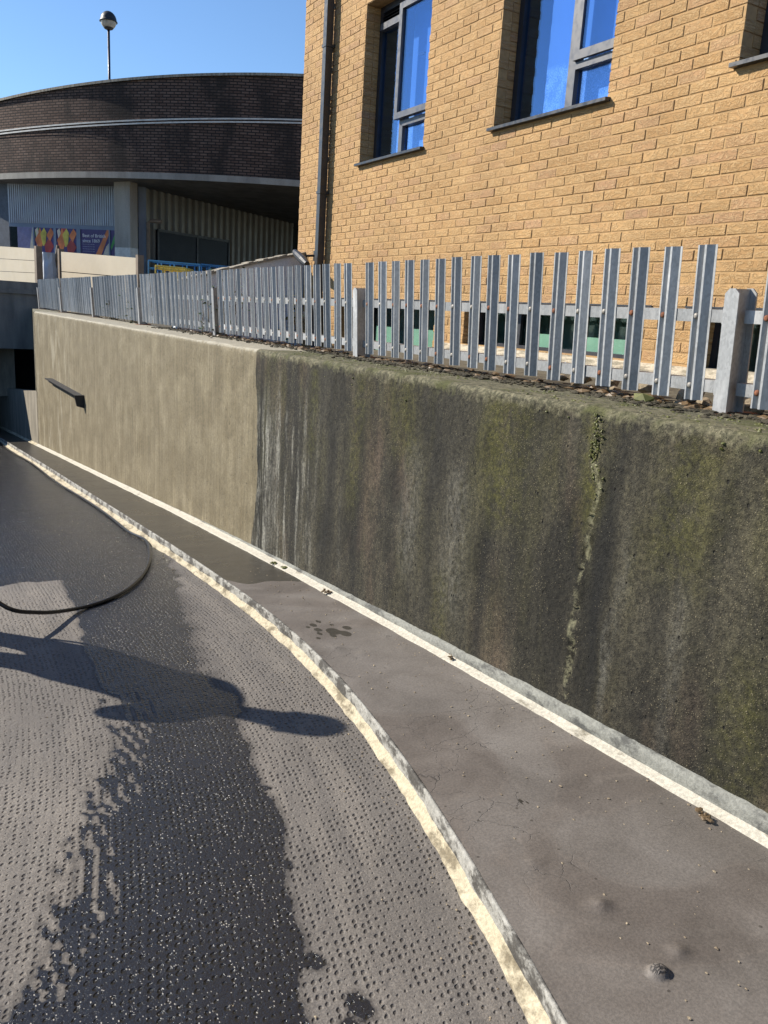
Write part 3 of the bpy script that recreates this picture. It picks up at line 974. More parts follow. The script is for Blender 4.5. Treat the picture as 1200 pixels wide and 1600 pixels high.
full_me = MB()
brick_geo(full_me, -.1075, .1075, 0.)
full_me.v = [(x - BX, y, z) for x, y, z in full_me.v]
full_me = full_me.mesh('brick'); full_me.materials.append(M['brick'])
fulls = []
rest = MB()
for r in range(R0, R1):
    zc = BR_Z0 + r * .075 + .0375
    blocks = sorted([(a, b) for a, b, c, d in OPEN if c - .005 < zc - .0 < d + .005])
    spans = []; cur = YA
    for a, b in blocks:
        if a > cur: spans.append((cur, a))
        cur = max(cur, b)
    spans.append((cur, YB))
    off = BR_Y0 + (.1125 if r % 2 else 0)
    for a, b in spans:
        k = math.floor((a - off) / .225)
        while off + k * .225 < b:
            j0, j1 = off + k * .225 + .005, off + (k + 1) * .225 - .005
            y0, y1 = max(j0, a if j0 < a else j0), min(j1, b if j1 > b else j1)
            if y1 - y0 > .02:
                if y1 - y0 > .2149: fulls.append(((y0 + y1) / 2, zc))
                else: brick_geo(rest, y0, y1, zc, dx=random.uniform(-.002, .002))
            k += 1


def inframe(P):
    a, b, z = proj(P)
    return 0 < a < 1200 and 0 < b < 1600


vis = sorted([q for q in fulls if inframe((BX, q[0], q[1])) and q[1] > 1.5], key=lambda q: q[0] ** 2 + (q[1] - 1.6) ** 2)
near = set(vis[:300])
for y, z in fulls:
    if (y, z) in near:
        o = link('brick', full_me, None, bd, (BX + random.uniform(-.0025, .002), y, z))
        o.rotation_euler = (random.gauss(0, .004), random.gauss(0, .006), random.gauss(0, .006))
    else:
        brick_geo(rest, y - .1075, y + .1075, z, dx=random.uniform(-.0025, .002))
tag(rest.build('brickwork', M['brick'], bd), kind='stuff')
# mortar backing, split round the openings, and the walling above and around
mb = MB()
zb0, zb1 = BR_Z0 + R0 * .075, BR_Z0 + R1 * .075
zs_ = sorted({zb0, zb1, *[o[2] for o in OPEN], *[o[3] for o in OPEN]})
for za, zb in zip(zs_[:-1], zs_[1:]):
    zm = (za + zb) / 2; cur = YA
    for a, b in sorted([(o[0], o[1]) for o in OPEN if o[2] < zm < o[3]]) + [(YB, YB)]:
        if a - cur > .01: mb.box(BX + .0042, BX + .25, cur + (.007 if cur > YA else 0), a - (.007 if a < YB else 0), za, zb)
        cur = b
mb.build('mortar_bed', M['mortar'], bd)
mb = MB()
mb.box(BX, 13, -8, YA - .002, .6, 8.4)
mb.box(BX, 13, YA - .002, YB, zb1, 8.4)
mb.box(BX + .9, 13, YA - .002, YB, .6, zb1)
mb.box(BX + .25, BX + .9, YB - .25, YB, .6, zb1)
mb.build('upper_wall', M['brick'], bd)
mb = MB(); mb.box(BX - .12, 13.1, -8.1, YB + .12, 8.4, 8.62)
mb.build('roof_edge', M['sillm'], bd)
# reveals: brick lining of each far jamb, and soffits
rv = MB()
for a, b, c, d in OPEN:
    for r in range(R0, R1):
        zc = BR_Z0 + r * .075 + .0375
        if c < zc < d:
            rv.box(BX + .1035, BX + .185, b - .0008, b + .06, zc - .0325, zc + .0325)
            rv.box(BX + .1035, BX + .185, a - .06, a + .0008, zc - .0325, zc + .0325)
tag(rv.build('reveal_bricks', M['brick'], bd), kind='stuff')

M['blind'] = None


def mat_blind():
    m = MT('pale_film'); p = m.pos(); x, y, z = m.xyz(p)
    fl = m.rng(m.math('ADD', m.noise(p, 75, 4, .75), m.math('MULTIPLY', m.noise(p, 9, 3), .5)), .66, .86)
    low = m.rng(m.math('ADD', z, m.math('MULTIPLY', y, .02)), 3.86, 3.80)
    c = m.mix(m.noise(p, 2.5, 3), (.26, .36, .52), (.36, .46, .60))
    c = m.mix(m.math('MULTIPLY', m.math('MULTIPLY', fl, low), .95), c, (.95, .97, 1.0))
    return m.set(c, .6, 0, .3)


M['blind'] = mat_blind()
M['green'] = plain('green_panel', (.40, .53, .42), .5, 0, .1, 4)


def gbox(name, mat, parent, x0, x1, y0, y1, z0, z1):
    return MB().box(x0, x1, y0, y1, z0, z1).build(name, mat, parent)


def room(parent, y0, y1, z0, z1, x0=BX + .26, x1=BX + .86):
    mb = MB()
    e = .002
    vs = [(x, y, z) for x in (x0, x1) for y in (y0 - .1, y1 + .1) for z in (z0 - .1, z1 + .1)]
    mb.add(vs, [(4, 5, 7, 6), (0, 4, 6, 2), (1, 3, 7, 5), (0, 1, 5, 4), (2, 6, 7, 3)])
    return mb.build('dark_room', M['interior'], parent)


def frame_bars(bars, x0, x1):
    mb = MB()
    for (y0, y1, z0, z1) in bars: mb.box(x0, x1, y0, y1, z0, z1)
    return mb


def upper_window(idx):
    y0, y1, z0, z1 = OPEN[idx]
    fx0, fx1 = BX + .172, BX + .235
    w = .065
    root = frame_bars([(y0, y0 + w, z0, z1), (y1 - w, y1, z0, z1), (y0 + w, y1 - w, z0, z0 + .05), (y0 + w, y1 - w, z1 - w, z1)], fx0, fx1).build('window', M['framedark'], bd)
    gl = BX + .20
    room(root, y0, y1, z0, z1)
    # sill
    s = MB()
    s.prism([(BX - .05, z0 - .022), (BX - .05, z0 + .002), (BX + .20, z0 + .026), (BX + .20, z0 - .022)], y0 - .035, y1 + .035, 'y')
    so = s.build('sill', M['sillm'], root)
    if idx == 0:
        ym = float(hitx(634, 150, BX + .2)[1]); lz = float(hitx(616, 40, BX + .2)[2])
        gbox('mullion', M['frame'], root, fx0 - .012, fx1, ym - .035, ym + .035, z0 + .05, z1 - w)
        gbox('transom', M['frame'], root, fx0 - .03, fx1, ym + .0352, y1 - w, lz - .02, lz + .045)
        # louvre above the fixed light
        for k in range(14):
            zz = lz + .065 + k * .03
            if zz > z1 - w - .03: break
            l = MB(); l.prism([(fx0 - .004, zz), (fx0 + .03, zz + .022), (fx0 + .034, zz + .018), (fx0 + .0, zz - .004)], y0 + w, y1 - w, 'y')
            l.build('louvre_slat', M['framedark'], root)
        gbox('pane', M['glass'], root, gl, gl + .008, ym + .035, y1 - w, z0 + .05, lz - .02)
        # outward-opened casement
        sb = float(hitx(640, 180, BX + .12)[2]); st = lz + .12
        sa, sb_, wv = y0 + .012, ym + .06, .06
        sash = frame_bars([(sa, sa + wv, sb, st), (sb_ - wv, sb_, sb, st), (sa + wv, sb_ - wv, sb, sb + wv), (sa + wv, sb_ - wv, st - wv, st)], BX + .10, BX + .155).build('casement', M['frame'], root)
        gbox('pane', M['glass'], sash, BX + .125, BX + .133, sa + wv, sb_ - wv, sb + wv, st - wv)
        gbox('handle', M['sillm'], sash, BX + .155, BX + .18, (sa + sb_) / 2 - .05, (sa + sb_) / 2 + .05, (sb + st) / 2, (sb + st) / 2 + .02)
        gbox('transom', M['frame'], root, fx0 - .02, fx1, y0 + w, ym - .0352, sb - .07, sb - .015)
        gbox('pane', M['glass'], root, gl, gl + .008, y0 + w, ym - .0352, z0 + .05, sb - .07)
        gbox('blind', M['blind'], root, BX + .30, BX + .305, y0 + .04, ym + (y1 - ym) * .52, z0 + .02, z1 - .1)
    else:
        ym = float(hitx(897, 120, BX + .19)[1]) if idx == 1 else y0 + .42
        tz_ = float(hitx(915, 92, BX + .19)[2]) if idx == 1 else z0 + .42
        gbox('mullion', M['frame'], root, fx0 - .015, fx1, ym - .042, ym + .042, z0 + .05, z1 - w)
        gbox('transom', M['frame'], root, fx0 - .018, fx1, y0 + w, ym - .0422, tz_ - .07, tz_ - .02)
        sash = frame_bars([(y0 + .02, y0 + .075, tz_ - .01, z1 - .03), (ym - .10, ym - .03, tz_ - .01, z1 - .03), (y0 + .075, ym - .10, tz_ - .01, tz_ + .055), (y0 + .075, ym - .10, z1 - .09, z1 - .03)], fx0 - .045, fx0 - .0155).build('casement', M['frame'], root)
        gbox('pane', M['glass'], sash, fx0 - .03, fx0 - .022, y0 + .075, ym - .10, tz_ + .055, z1 - .09)
        gbox('pane', M['glass'], root, gl, gl + .008, y0 + w, ym - .0422, z0 + .05, tz_ - .07)
        gbox('pane', M['glass'], root, gl, gl + .008, ym + .042, y1 - w, z0 + .05, z1 - w)
        gbox('blind', M['blind'], root, BX + .30, BX + .305, y0 + .04, y1 - .28, z0 + .02, z1 - .1)
    return root


for i in range(3): upper_window(i)


def basement_window(idx):
    y0, y1, z0, z1 = OPEN[idx]
    fx0, fx1 = BX + .172, BX + .225
    w = .045
    ms = [y0 + (y1 - y0) * t for t in (.36, .72)]
    bars = [(y0, y0 + w, z0, z1), (y1 - w, y1, z0, z1), (y0 + w, y1 - w, z0, z0 + .03), (y0 + w, y1 - w, z1 - w, z1)]
    bars += [(m - .025, m + .025, z0 + .03, z1 - w) for m in ms]
    root = frame_bars(bars, fx0, fx1).build('basement_window', M['framedark'], bd)
    ed = [y0 + w - .02] + ms + [y1 - w + .02]
    for a, b in zip(ed[:-1], ed[1:]):
        gbox('pane', M['glassdark'], root, BX + .195, BX + .202, a + .025, b - .025, z0 + .03, z1 - w)
    g1 = z0 + .14 if idx != 3 else 1.50
    gbox('green_panel', M['green'], root, BX + .212, BX + .218, y0 + .06, y0 + (y1 - y0) * .34, z0 + .03, g1)
    gbox('green_panel', M['green'], root, BX + .212, BX + .218, y0 + (y1 - y0) * .52, y0 + (y1 - y0) * (.68 if idx == 4 else .70), z0 + .03, g1)
    rm = room(root, y0, y1, z0, z1)
    rm.data.materials.clear(); rm.data.materials.append(M['bsroom'])
    return root


M['bsroom'] = plain('teal_room', (.20, .29, .28), .9)
for i in (3, 4, 5): basement_window(i)
# stone sill course and lintel edge
mb = MB()
mb.prism([(BX - .11, 1.315), (BX - .11, 1.36), (BX - .02, 1.398), (BX + .17, 1.402), (BX + .17, 1.315)], 1.0, 6.75, 'y')
mb.build('stone_sill', M['stone'], bd)
for a, b, c, d in OPEN[3:]:
    gbox('lintel_angle', M['framedark'], bd, BX - .006, BX + .16, a - .12, b + .12, d - .001, d + .011)
# downpipe
pyy = float(hitx(493.5, 400, BX - .10)[1])
dp = MB().box(BX - .118, BX - .030, pyy - .086, pyy, .9, 8.38).build('downpipe', M['pipe'], bd)
for z in (1.9, 3.0, 4.6, 6.4):
    MB().box(BX - .124, BX, pyy - .098, pyy + .013, z, z + .03).build('pipe_bracket', M['pipe'], dp)

# floodlight at the building corner
fl = thing('floodlight', 'black floodlight on the brick corner beside the downpipe', 'floodlight', (BX, 10.0, 2.3))
mb = MB()
c0 = hitx(467, 400, BX - .22); c1 = hitx(480, 413, BX - .28)
mb.tube([c0 + (c0 - c1) * .5, c0 + (c0 - c1) * .1, (c0 + c1) / 2, c1], [.035, .05, .055, .035], 10)
o = mb.build('lamp_head', M['black'], fl); o.matrix_parent_inverse = Matrix.Translation((-BX, -10.0, -2.3))
mb = MB(); mb.tube([c0, (BX - .02, c0[1] - .05, c0[2] + .02)], .014, 8); mb.box(BX - .025, BX + .004, c0[1] - .10, c0[1], c0[2] - .04, c0[2] + .08)
o = mb.build('wall_arm', M['black'], fl); o.matrix_parent_inverse = Matrix.Translation((-BX, -10.0, -2.3))

# ------------------------------------------------------------------ white rendered raking wall behind the fence
M['render'] = mat_concrete('pale_render', (.54, .565, .61), (.62, .65, .69), 2.)
M['coping'] = mat_concrete('rough_coping', (.16, .14, .11), (.34, .31, .25), 9., .8)
rk = thing('raking_wall', 'pale rendered wall with sloping rough coping between fence and brick corner', 'wall', (3.8, 10.1, 1.0))
def inv(o, t): o.matrix_parent_inverse = Matrix.Translation(-Vector(t.location)); return o
xs = [2.92, 3.48, 4.0, 4.578]; zs = [1.86, 2.03, 2.18, 2.335]
inv(MB().prism([(xs[0], .6), *[(a, b) for a, b in zip(xs, zs)], (4.578, .6)], 10.08, 10.30, 'y').build('render_face', M['render'], rk), rk)
cop = MB()
for k in range(26):
    a = xs[0] + (xs[-1] - xs[0]) * k / 26; b = xs[0] + (xs[-1] - xs[0]) * (k + 1) / 26
    za, zb = np.interp(a, xs, zs), np.interp(b, xs, zs); q = random.uniform(.018, .04)
    cop.prism([(a, za), (a, za + q), (b, zb + q), (b, zb)], 10.055 + random.uniform(-.008, .008), 10.325, 'y')
inv(cop.build('coping', M['coping'], rk), rk)
inv(MB().tube([hity(457, 497, 9.7) + [0, 0, 0], hity(457, 497, 9.7) + [.28, .15, .02]], .075, 12).build('cream_pipe', M['stone'], rk), rk)

# ------------------------------------------------------------------ multi-storey car park ramp
CRT = np.array([.859, -.512, 0]); CHD = np.array([.512, .859, 0])
def uz(px, py, dz):
    """(u, Z) on the plan where the pixel's ray is dz above the eye"""
    d = pdir(px, py); t = dz / d[2]
    return (d @ CRT) * t, (d @ CHD) * t
HB = 3.6
bot = [(0, 272.5), (60, 269.5), (120, 268.5), (180, 268.5), (240, 270.5), (300, 273), (360, 276), (420, 279), (470, 282)]
pts = np.array([uz(a, b, HB) for a, b in bot])
PC = np.polyfit(pts[:, 0], pts[:, 1], 2)
def zof(lst):
    out = []
    for a, b in lst:
        d = pdir(a, b); k = (d @ CRT) / (d @ CHD)
        # solve Z = PC(kZ)
        Zv = 25.
        for _ in range(40): Zv = .5 * Zv + .5 * np.polyval(PC, k * Zv)
        out.append((k * Zv, 1.6 + d[2] / (d @ CHD) * Zv))
    return np.array(out)
tp = zof([(0, 160), (50, 146), (100, 137), (150, 130), (200, 126), (300, 122), (400, 119.5), (472, 118)])
wl = zof([(0, 208), (100, 197), (200, 191.5), (300, 189.5), (400, 189), (472, 190)])
PT = np.polyfit(tp[:, 0], tp[:, 1], 2); PW = np.polyfit(wl[:, 0], wl[:, 1], 2)
def fac(u, back=0.):
    s = 2 * PC[0] * u + PC[1]
    Zv = np.polyval(PC, u)
    n = np.array([-s, 1.]) / math.hypot(s, 1)
    return u + n[0] * back, Zv + n[1] * back
def cw(u, Zv, z): return EYE * [1, 1, 0] + CRT * u + CHD * Zv + np.array([0, 0, z])
def lim(poly, u):  # hold the fits flat outside what the photo shows
    return float(np.polyval(poly, np.clip(u, tp[0, 0] - 1.5, tp[-1, 0] + .5)))
us = np.linspace(-20, 7, 110)
M['farbrick'] = mat_brickfar()
M['cpconc'] = mat_concrete('car_park_concrete', (.20, .185, .165), (.31, .295, .26), 1.2)
M['soffit'] = mat_concrete('shaded_soffit_concrete', (.10, .095, .085), (.16, .15, .135), 1.2)  # darker copy of the slab concrete, underside shade put into the colour
M['whiterail'] = plain('white_band', (.48, .465, .43), .6)
cp = thing('car_park', 'curved dark brick car park ramp on concrete columns under the sky', 'building', (10, 22, 1.2))
def strip(name, zf0, zf1, mat, b0=0., b1=0., par=cp):
    rows = []
    arc = 0; prev = None; L = []
    for u in us:
        a = cw(*fac(u, b0), zf0(u)); b = cw(*fac(u, b1), zf1(u))
        if prev is not None: arc += np.linalg.norm((a - prev)[:2])
        prev = a; rows.append((a, b)); L.append(arc)
    A = np.array(rows)
    U = np.repeat(np.array(L)[:, None], 2, 1)
    me = grid_mesh(name, A[:, :, 0], A[:, :, 1], A[:, :, 2], True, uv=(U, A[:, :, 2]), flip=False)
    return inv(link(name, me, mat, par), par)
zb = lambda u: 1.6 + HB
strip('lower_parapet', zb, lambda u: lim(PW, u) - .06, M['farbrick'])
strip('upper_parapet', lambda u: lim(PW, u) + .06, lambda u: lim(PT, u), M['farbrick'], .03, .03)
strip('string_course', lambda u: lim(PW, u) - .062, lambda u: lim(PW, u) - .02, M['whiterail'], -.05, -.05)
strip('string_course', lambda u: lim(PW, u) - .02, lambda u: lim(PW, u) + .02, M['farbrick'], -.01, -.01)
strip('string_course', lambda u: lim(PW, u) + .02, lambda u: lim(PW, u) + .062, M['whiterail'], -.05, -.05)
strip('string_course', lambda u: lim(PW, u) + .062, lambda u: lim(PW, u) + .064, M['whiterail'], -.05, .04)
strip('parapet_coping', lambda u: lim(PT, u), lambda u: lim(PT, u) + .07, M['coping'], -.03, -.03)
strip('parapet_coping', lambda u: lim(PT, u) + .07, lambda u: lim(PT, u) + .07, M['coping'], -.03, .4)
strip('inner_parapet', lambda u: lim(PT, u) + .07, lambda u: lim(PW, u) - .6, M['farbrick'], .4, .4)
strip('ramp_deck', lambda u: lim(PW, u) - .6, lambda u: lim(PW, u) - .6, M['cpconc'], .4, 7)
strip('slab_edge', lambda u: 1.6 + HB - .17, lambda u: 1.6 + HB + .0, M['cpconc'], -.09, -.09)
strip('slab_edge', lambda u: 1.6 + HB, lambda u: 1.6 + HB + .001, M['cpconc'], -.09, .03)
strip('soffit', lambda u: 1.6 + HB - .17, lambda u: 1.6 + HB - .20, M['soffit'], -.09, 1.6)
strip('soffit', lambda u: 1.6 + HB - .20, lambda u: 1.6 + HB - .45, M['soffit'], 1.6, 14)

def cpanel(name, p0, p1, z0, z1, mat, par=cp, th=.05):
    """upright panel from plan point p0 to p1"""
    p0 = np.array([p0[0], p0[1], 0.]); p1 = np.array([p1[0], p1[1], 0.])
    t = (p1 - p0); n = np.array([-t[1], t[0], 0]); n = n / np.linalg.norm(n) * th
    if n @ CHD < 0: n = -n
    return inv(MB().obox(p0 + [0, 0, z0], t, n, (0, 0, z1 - z0)).build(name, mat, par), par)
def corr(name, p0, p1, z0, z1, pitch, depth, mat, par=cp):
    p0 = np.array(p0[:2]); p1 = np.array(p1[:2]); L = np.linalg.norm(p1 - p0); t = (p1 - p0) / L
    n = np.array([-t[1], t[0]]);
    if n @ CHD[:2] > 0: n = -n      # towards the viewer
    k = int(L / pitch); prof = []
    for i in range(k):
        s = i * pitch
        prof += [(s, 0), (s + pitch * .42, 0), (s + pitch * .54, depth), (s + pitch * .88, depth), (s + pitch * .999, 0)]
    v = []
    for s, d in prof:
        q = p0 + t * s + n * d
        v += [(q[0], q[1], z0), (q[0], q[1], z1)]
    f = [(2 * i, 2 * i + 2, 2 * i + 3, 2 * i + 1) for i in range(len(prof) - 1)]
    v2 = [(a + -n[0] * .04, b - n[1] * .04, c) for a, b, c in v]
    mb = MB().add(v, f); mb.add(v2, [q[::-1] for q in f])
    return inv(mb.build(name, mat, par), par)
M['post'] = plain('brown_post', (.16, .12, .085), .7)
M['clad'] = plain('silver_cladding', (.33, .355, .40), .45, .35, .08, 1.5)
M['clad2'] = plain('grey_cladding', (.17, .17, .155), .5, .2, .12, 1.5)
M['bluegrey'] = plain('blue_grey_frame', (.15, .19, .26), .55, .05, .08, 2)
GZ = 1.2
LA, LB = hitd(12, 300, 27.6), hitd(184, 300, 26.6)
ztop = float(hitd(100, 286, 27.1)[2]); zmid = float(hitd(100, 357, 27.1)[2]); zlow = float(hitd(100, 397, 27.1)[2])
corr('corrugated_panel', LA, LB, zmid + .12, ztop + .3, .078, .03, M['clad'])
cpanel('panel_head', LA, LB, ztop - .03, ztop + .06, M['bluegrey'], th=-.08)
cpanel('panel_rail', LA, LB, zmid, zmid + .12, M['bluegrey'], th=-.06)
cpanel('poster_rail', LA, LB, zlow - .05, zlow + .03, M['bluegrey'], th=-.06)
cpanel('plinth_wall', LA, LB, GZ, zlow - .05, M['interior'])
FARL = hitd(-260, 300, 31)
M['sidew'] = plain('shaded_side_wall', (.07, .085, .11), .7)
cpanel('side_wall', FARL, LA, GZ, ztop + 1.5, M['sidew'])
# printed posters behind the shop glazing
def wpt(px, z, back=0.0):
    t = (px - 12) / (184 - 12); q = LA + (LB - LA) * t
    n = np.array([(LB - LA)[1], -(LB - LA)[0], 0]); n /= np.linalg.norm(n)
    if n @ CHD > 0: n = -n
    return np.array([q[0], q[1], z]) + n * back
PURP = plain('purple_print', (.045, .028, .13), .5); PURP2 = plain('faded_purple_print', (.16, .15, .28), .5)
ORG = plain('orange_print', (.55, .16, .045), .5, 0, .3, 3); RED = plain('red_print', (.33, .035, .03), .5, 0, .3, 3)
YEL = plain('yellow_print', (.50, .42, .06), .5, 0, .3, 3); GRN = plain('green_print', (.05, .26, .06), .5); CRM = plain('cream_print', (.55, .48, .38), .5)
WHT = plain('white_print', (.72, .72, .75), .5)
def poster(name, px0, px1, base, shapes):
    a = wpt(px0, 0); b = wpt(px1, 0)
    o = cpanel(name, a, b, zlow + .03, zmid, base, th=.04)
    h = zmid - zlow - .03
    for k, (mat, poly) in enumerate(shapes):
        vs = [wpt(px0 + (px1 - px0) * s, zlow + .03 + h * t, .004 + .002 * k) for s, t in poly]
        vb = [wpt(px0 + (px1 - px0) * s, zlow + .03 + h * t, .0005) for s, t in poly]
        n = len(poly); mb = MB().add(vs + vb, [tuple(range(n))[::-1]] + [(i, (i + 1) % n, n + (i + 1) % n, n + i) for i in range(n)])
        mb.build('print', mat, o)
    return o
poster('poster', 25, 51, PURP2, [(CRM, [(.72, 0), (1, 0), (1, 1), (.95, 1)])])
fruit = lambda dx: [(ORG, [(.02, .5), (.28, 1), (.5, .55), (.25, 0)]), (YEL, [(.3, .75), (.5, 1), (.62, .8), (.55, .3), (.42, .25)]), (RED, [(.5, .3), (.75, .6), (.98, .25), (.8, 0), (.55, 0)]), (ORG, [(.62, .7), (.85, 1), (1, .8), (.8, .45)]), (CRM, [(.04, .9), (.16, 1), (.22, .8), (.1, .6)])]
poster('poster', 53, 84, PURP, [(GRN, [(0, .8), (.2, 1), (.3, .75), (.1, .5)]), (CRM, [(.05, .1), (.2, .7), (.35, .3), (.3, 0), (.1, 0)])] + fruit(0))
poster('poster', 88, 120, PURP, [(RED, [(0, .2), (.25, 1), (.5, 1), (.2, .1)])] + fruit(1))
ps = poster('poster', 126, 170, PURP, [(ORG, [(.52, 0), (.72, 0), (1, .85), (1, 1), (.92, 1)]), (CRM, [(.78, 0), (1, 0), (1, .5), (.9, .35)])])
poster('poster', 172, 184, PURP, [(GRN, [(0, .35), (.1, .2), (1, .8), (1, 1), (.7, 1)])])
for a, b in ((51, 53), (84, 88), (120, 126), (170, 172)):
    cpanel('mullion', wpt(a, 0, .03), wpt(b, 0, .03), zlow - .05, zmid, M['bluegrey'])
# lettering on the purple poster
def lettering(body, px, z, size, mat, par):
    cu = bpy.data.curves.new('lettering', 'FONT'); cu.body = body; cu.size = size; cu.extrude = .002; cu.resolution_u = 2
    tmp = bpy.data.objects.new('tmp_text', cu); COL.objects.link(tmp)
    dg = bpy.context.evaluated_depsgraph_get(); dg.update()
    me = bpy.data.meshes.new_from_object(tmp.evaluated_get(dg))
    bpy.data.objects.remove(tmp)
    o = wpt(px, z, .012); t = LB - LA; t[2] = 0; t /= np.linalg.norm(t); n = np.cross(t, [0, 0, 1])
    me.transform(Matrix(((t[0], 0, n[0], o[0]), (t[1], 0, n[1], o[1]), (0, 1, 0, o[2]), (0, 0, 0, 1))))
    me.materials.clear(); me.materials.append(mat)
    ob = link('lettering', me, None, par)
    return ob
hh = zmid - zlow
lettering('Best of British', 129, zlow + hh * .70, .145, WHT, ps)
lettering('since 1869', 129, zlow + hh * .50, .145, WHT, ps)
for k in range(4): lettering('lorem'.replace('lorem', '— — — — —'), 129, zlow + hh * (.40 - .09 * k), .07, WHT, ps)

# column
def column(pxl, pxm, pxr, Zl, Zm, Zr):
    a = hitd(pxl, 330, Zl); b = hitd(pxm, 330, Zm); c = hitd(pxr, 330, Zr); d = a + c - b
    zt_ = 1.6 + HB - .10; zw = float(hitd(pxm, 387, Zm)[2])
    po = [(q[0], q[1]) for q in (a, b, c, d)]
    o = inv(MB().prism(po, zw, zt_ + .0).build('column', M['cpconc'], cp), cp)
    ctr = np.mean(po, 0)
    po2 = [tuple(ctr + (np.array(q) - ctr) * 1.004) for q in po]
    MB().prism(po2, GZ - .1, zw).build('painted_base', M['whiterail'], o)
column(178.5, 203, 215, 25.75, 25.45, 25.75)
column(-150, -122, -108, 27.6, 27.3, 27.7)
# receding cladding to the right of the column
RA, RB = hitd(218, 300, 26.4), hitd(462, 330, 33.0)
zr = float(hitd(218, 288, 26.4)[2])
corr('grey_cladding', RA, RB, GZ, zr, .30, .10, M['clad2'])
cpanel('cladding_trim', RA, RB, zr, zr + .12, M['bluegrey'], th=-.08)
cpanel('blue_post', hitd(216, 300, 26.3), hitd(228, 300, 26.35), GZ, zr + .1, M['bluegrey'], th=.2)
M['darkglass'] = plain('dark_shop_glass', (.006, .010, .018), .35, 0, .1, 8., 0., .15)
gA = hitd(240, 370, 26.85); gB = hitd(353, 380, 29.6)
zg = float(hitd(240, 359, 26.85)[2])
tvec = (gB - gA); tvec[2] = 0; nn = np.array([tvec[1], -tvec[0], 0]); nn /= np.linalg.norm(nn)
if nn @ CHD > 0: nn = -nn
gA = gA + nn * .16; gB = gB + nn * .16
cpanel('shop_glazing', gA, gB, GZ, zg, M['darkglass'], th=.06)
for t in (0, .52, .98):
    q = gA + tvec * t + nn * .03
    cpanel('glazing_bar', q, q + tvec * .02, GZ, zg, M['pipe'], th=.05)
cpanel('glazing_head', gA + nn * .03, gB + nn * .03, zg - .05, zg + .03, M['pipe'], th=.05)
# rusty goal-post pipe
rp0 = hitd(231.5, 345, 26.2)
inv(MB().tube([(rp0[0], rp0[1], GZ), (rp0[0], rp0[1], rp0[2] - .05), rp0 + CRT * .1, rp0 + CRT * .42], .06, 8).build('rusty_pipe', M['post'], cp), cp)
# dark depth of the undercroft
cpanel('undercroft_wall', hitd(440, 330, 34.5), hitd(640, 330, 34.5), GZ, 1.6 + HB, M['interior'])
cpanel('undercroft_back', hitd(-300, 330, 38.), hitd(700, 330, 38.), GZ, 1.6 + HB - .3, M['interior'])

# lamp on the ramp
lp = hitd(171, 130, 27.2); lz0 = float(np.polyval(PW, -9)) - .6
lt = thing('street_lamp', 'single globe lamp with dark cap on a thin pole above the car park ramp', 'lamp', (lp[0], lp[1], lz0))
lc = hitd(171, 33, 27.2); R_l = .235
M['polem'] = plain('dark_blue_pole', (.012, .014, .030), .4, .2)
M['globe'] = plain('smoky_globe', (.34, .32, .28), .2, 0, .35, 5)
inv(MB().tube([(lp[0], lp[1], lz0), (lp[0], lp[1], lc[2] - R_l * .9)], .038, 10).build('pole', M['polem'], lt, True), lt)
cap = [(R_l * 1.12, -.03), (R_l * 1.10, 0.0)] + [(R_l * 1.02 * math.cos(a), R_l * 1.15 * math.sin(a)) for a in np.linspace(.05, 1.5, 9)]
inv(MB().lathe(cap, (lp[0], lp[1], lc[2]), 20).build('cap', M['black'], lt, True), lt)
gb = [(R_l * .99 * math.cos(a), R_l * math.sin(a)) for a in np.linspace(-.95, -.02, 9)]
inv(MB().lathe(gb, (lp[0], lp[1], lc[2]), 20).build('globe', M['globe'], lt, True), lt)
inv(MB().lathe([(.05, -R_l * 1.05), (.12, -R_l * .93), (.15, -R_l * .78), (.14, -R_l * .7)], (lp[0], lp[1], lc[2]), 16).build('collar', M['black'], lt, True), lt)

# ------------------------------------------------------------------ underpass at the foot of the ramp
M['upc'] = mat_concrete('underpass_concrete', (.10, .105, .105), (.20, .20, .19), 1.4)
up = thing('underpass', 'dark concrete bridge over the bottom of the ramp with a square pillar', 'bridge', (-2, 20.2, -2))
HW = 20.2
inv(MB().box(-9, 2.96, HW, HW + .35, .42, 1.88).build('head_wall', M['upc'], up), up)
inv(MB().box(-9, 2.96, HW - .05, HW, 1.62, 1.72).build('string_course', M['upc'], up), up)
inv(MB().box(-9, 2.96, HW + .35, 44, 1.55, 1.875).build('deck', M['upc'], up), up)
inv(MB().box(1.9, 2.245, HW + .6, HW + 1.1, -.7, .5).build('pillar', M['lowc'], up), up)
inv(MB().box(1.9, 2.245, HW + 6, HW + 6.5, -1.3, 1.56).build('pillar', M['lowc'], up), up)
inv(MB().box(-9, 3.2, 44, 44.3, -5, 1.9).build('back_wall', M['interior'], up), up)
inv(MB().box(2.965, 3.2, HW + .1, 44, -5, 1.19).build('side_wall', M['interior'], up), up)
inv(MB().box(-9, -8.6, HW, 44, -5, 1.55).build('side_wall', M['upc'], up), up)
tag(MB().box(-8.6, 8.6, 30, 44, -3.3, -2.3).build('underpass_floor', M['road']), 'dark floor inside the underpass', kind='structure')
# opposite side of the ramp (outside the frame)
ow = thing('ramp_side_wall', 'plain concrete wall along the opposite side of the ramp', 'wall', (-7, 10, -1))
inv(MB().box(-7.2, -6.6, -4, 20.2, -2.5, .9).build('wall_body', M['lowc'], ow), ow)

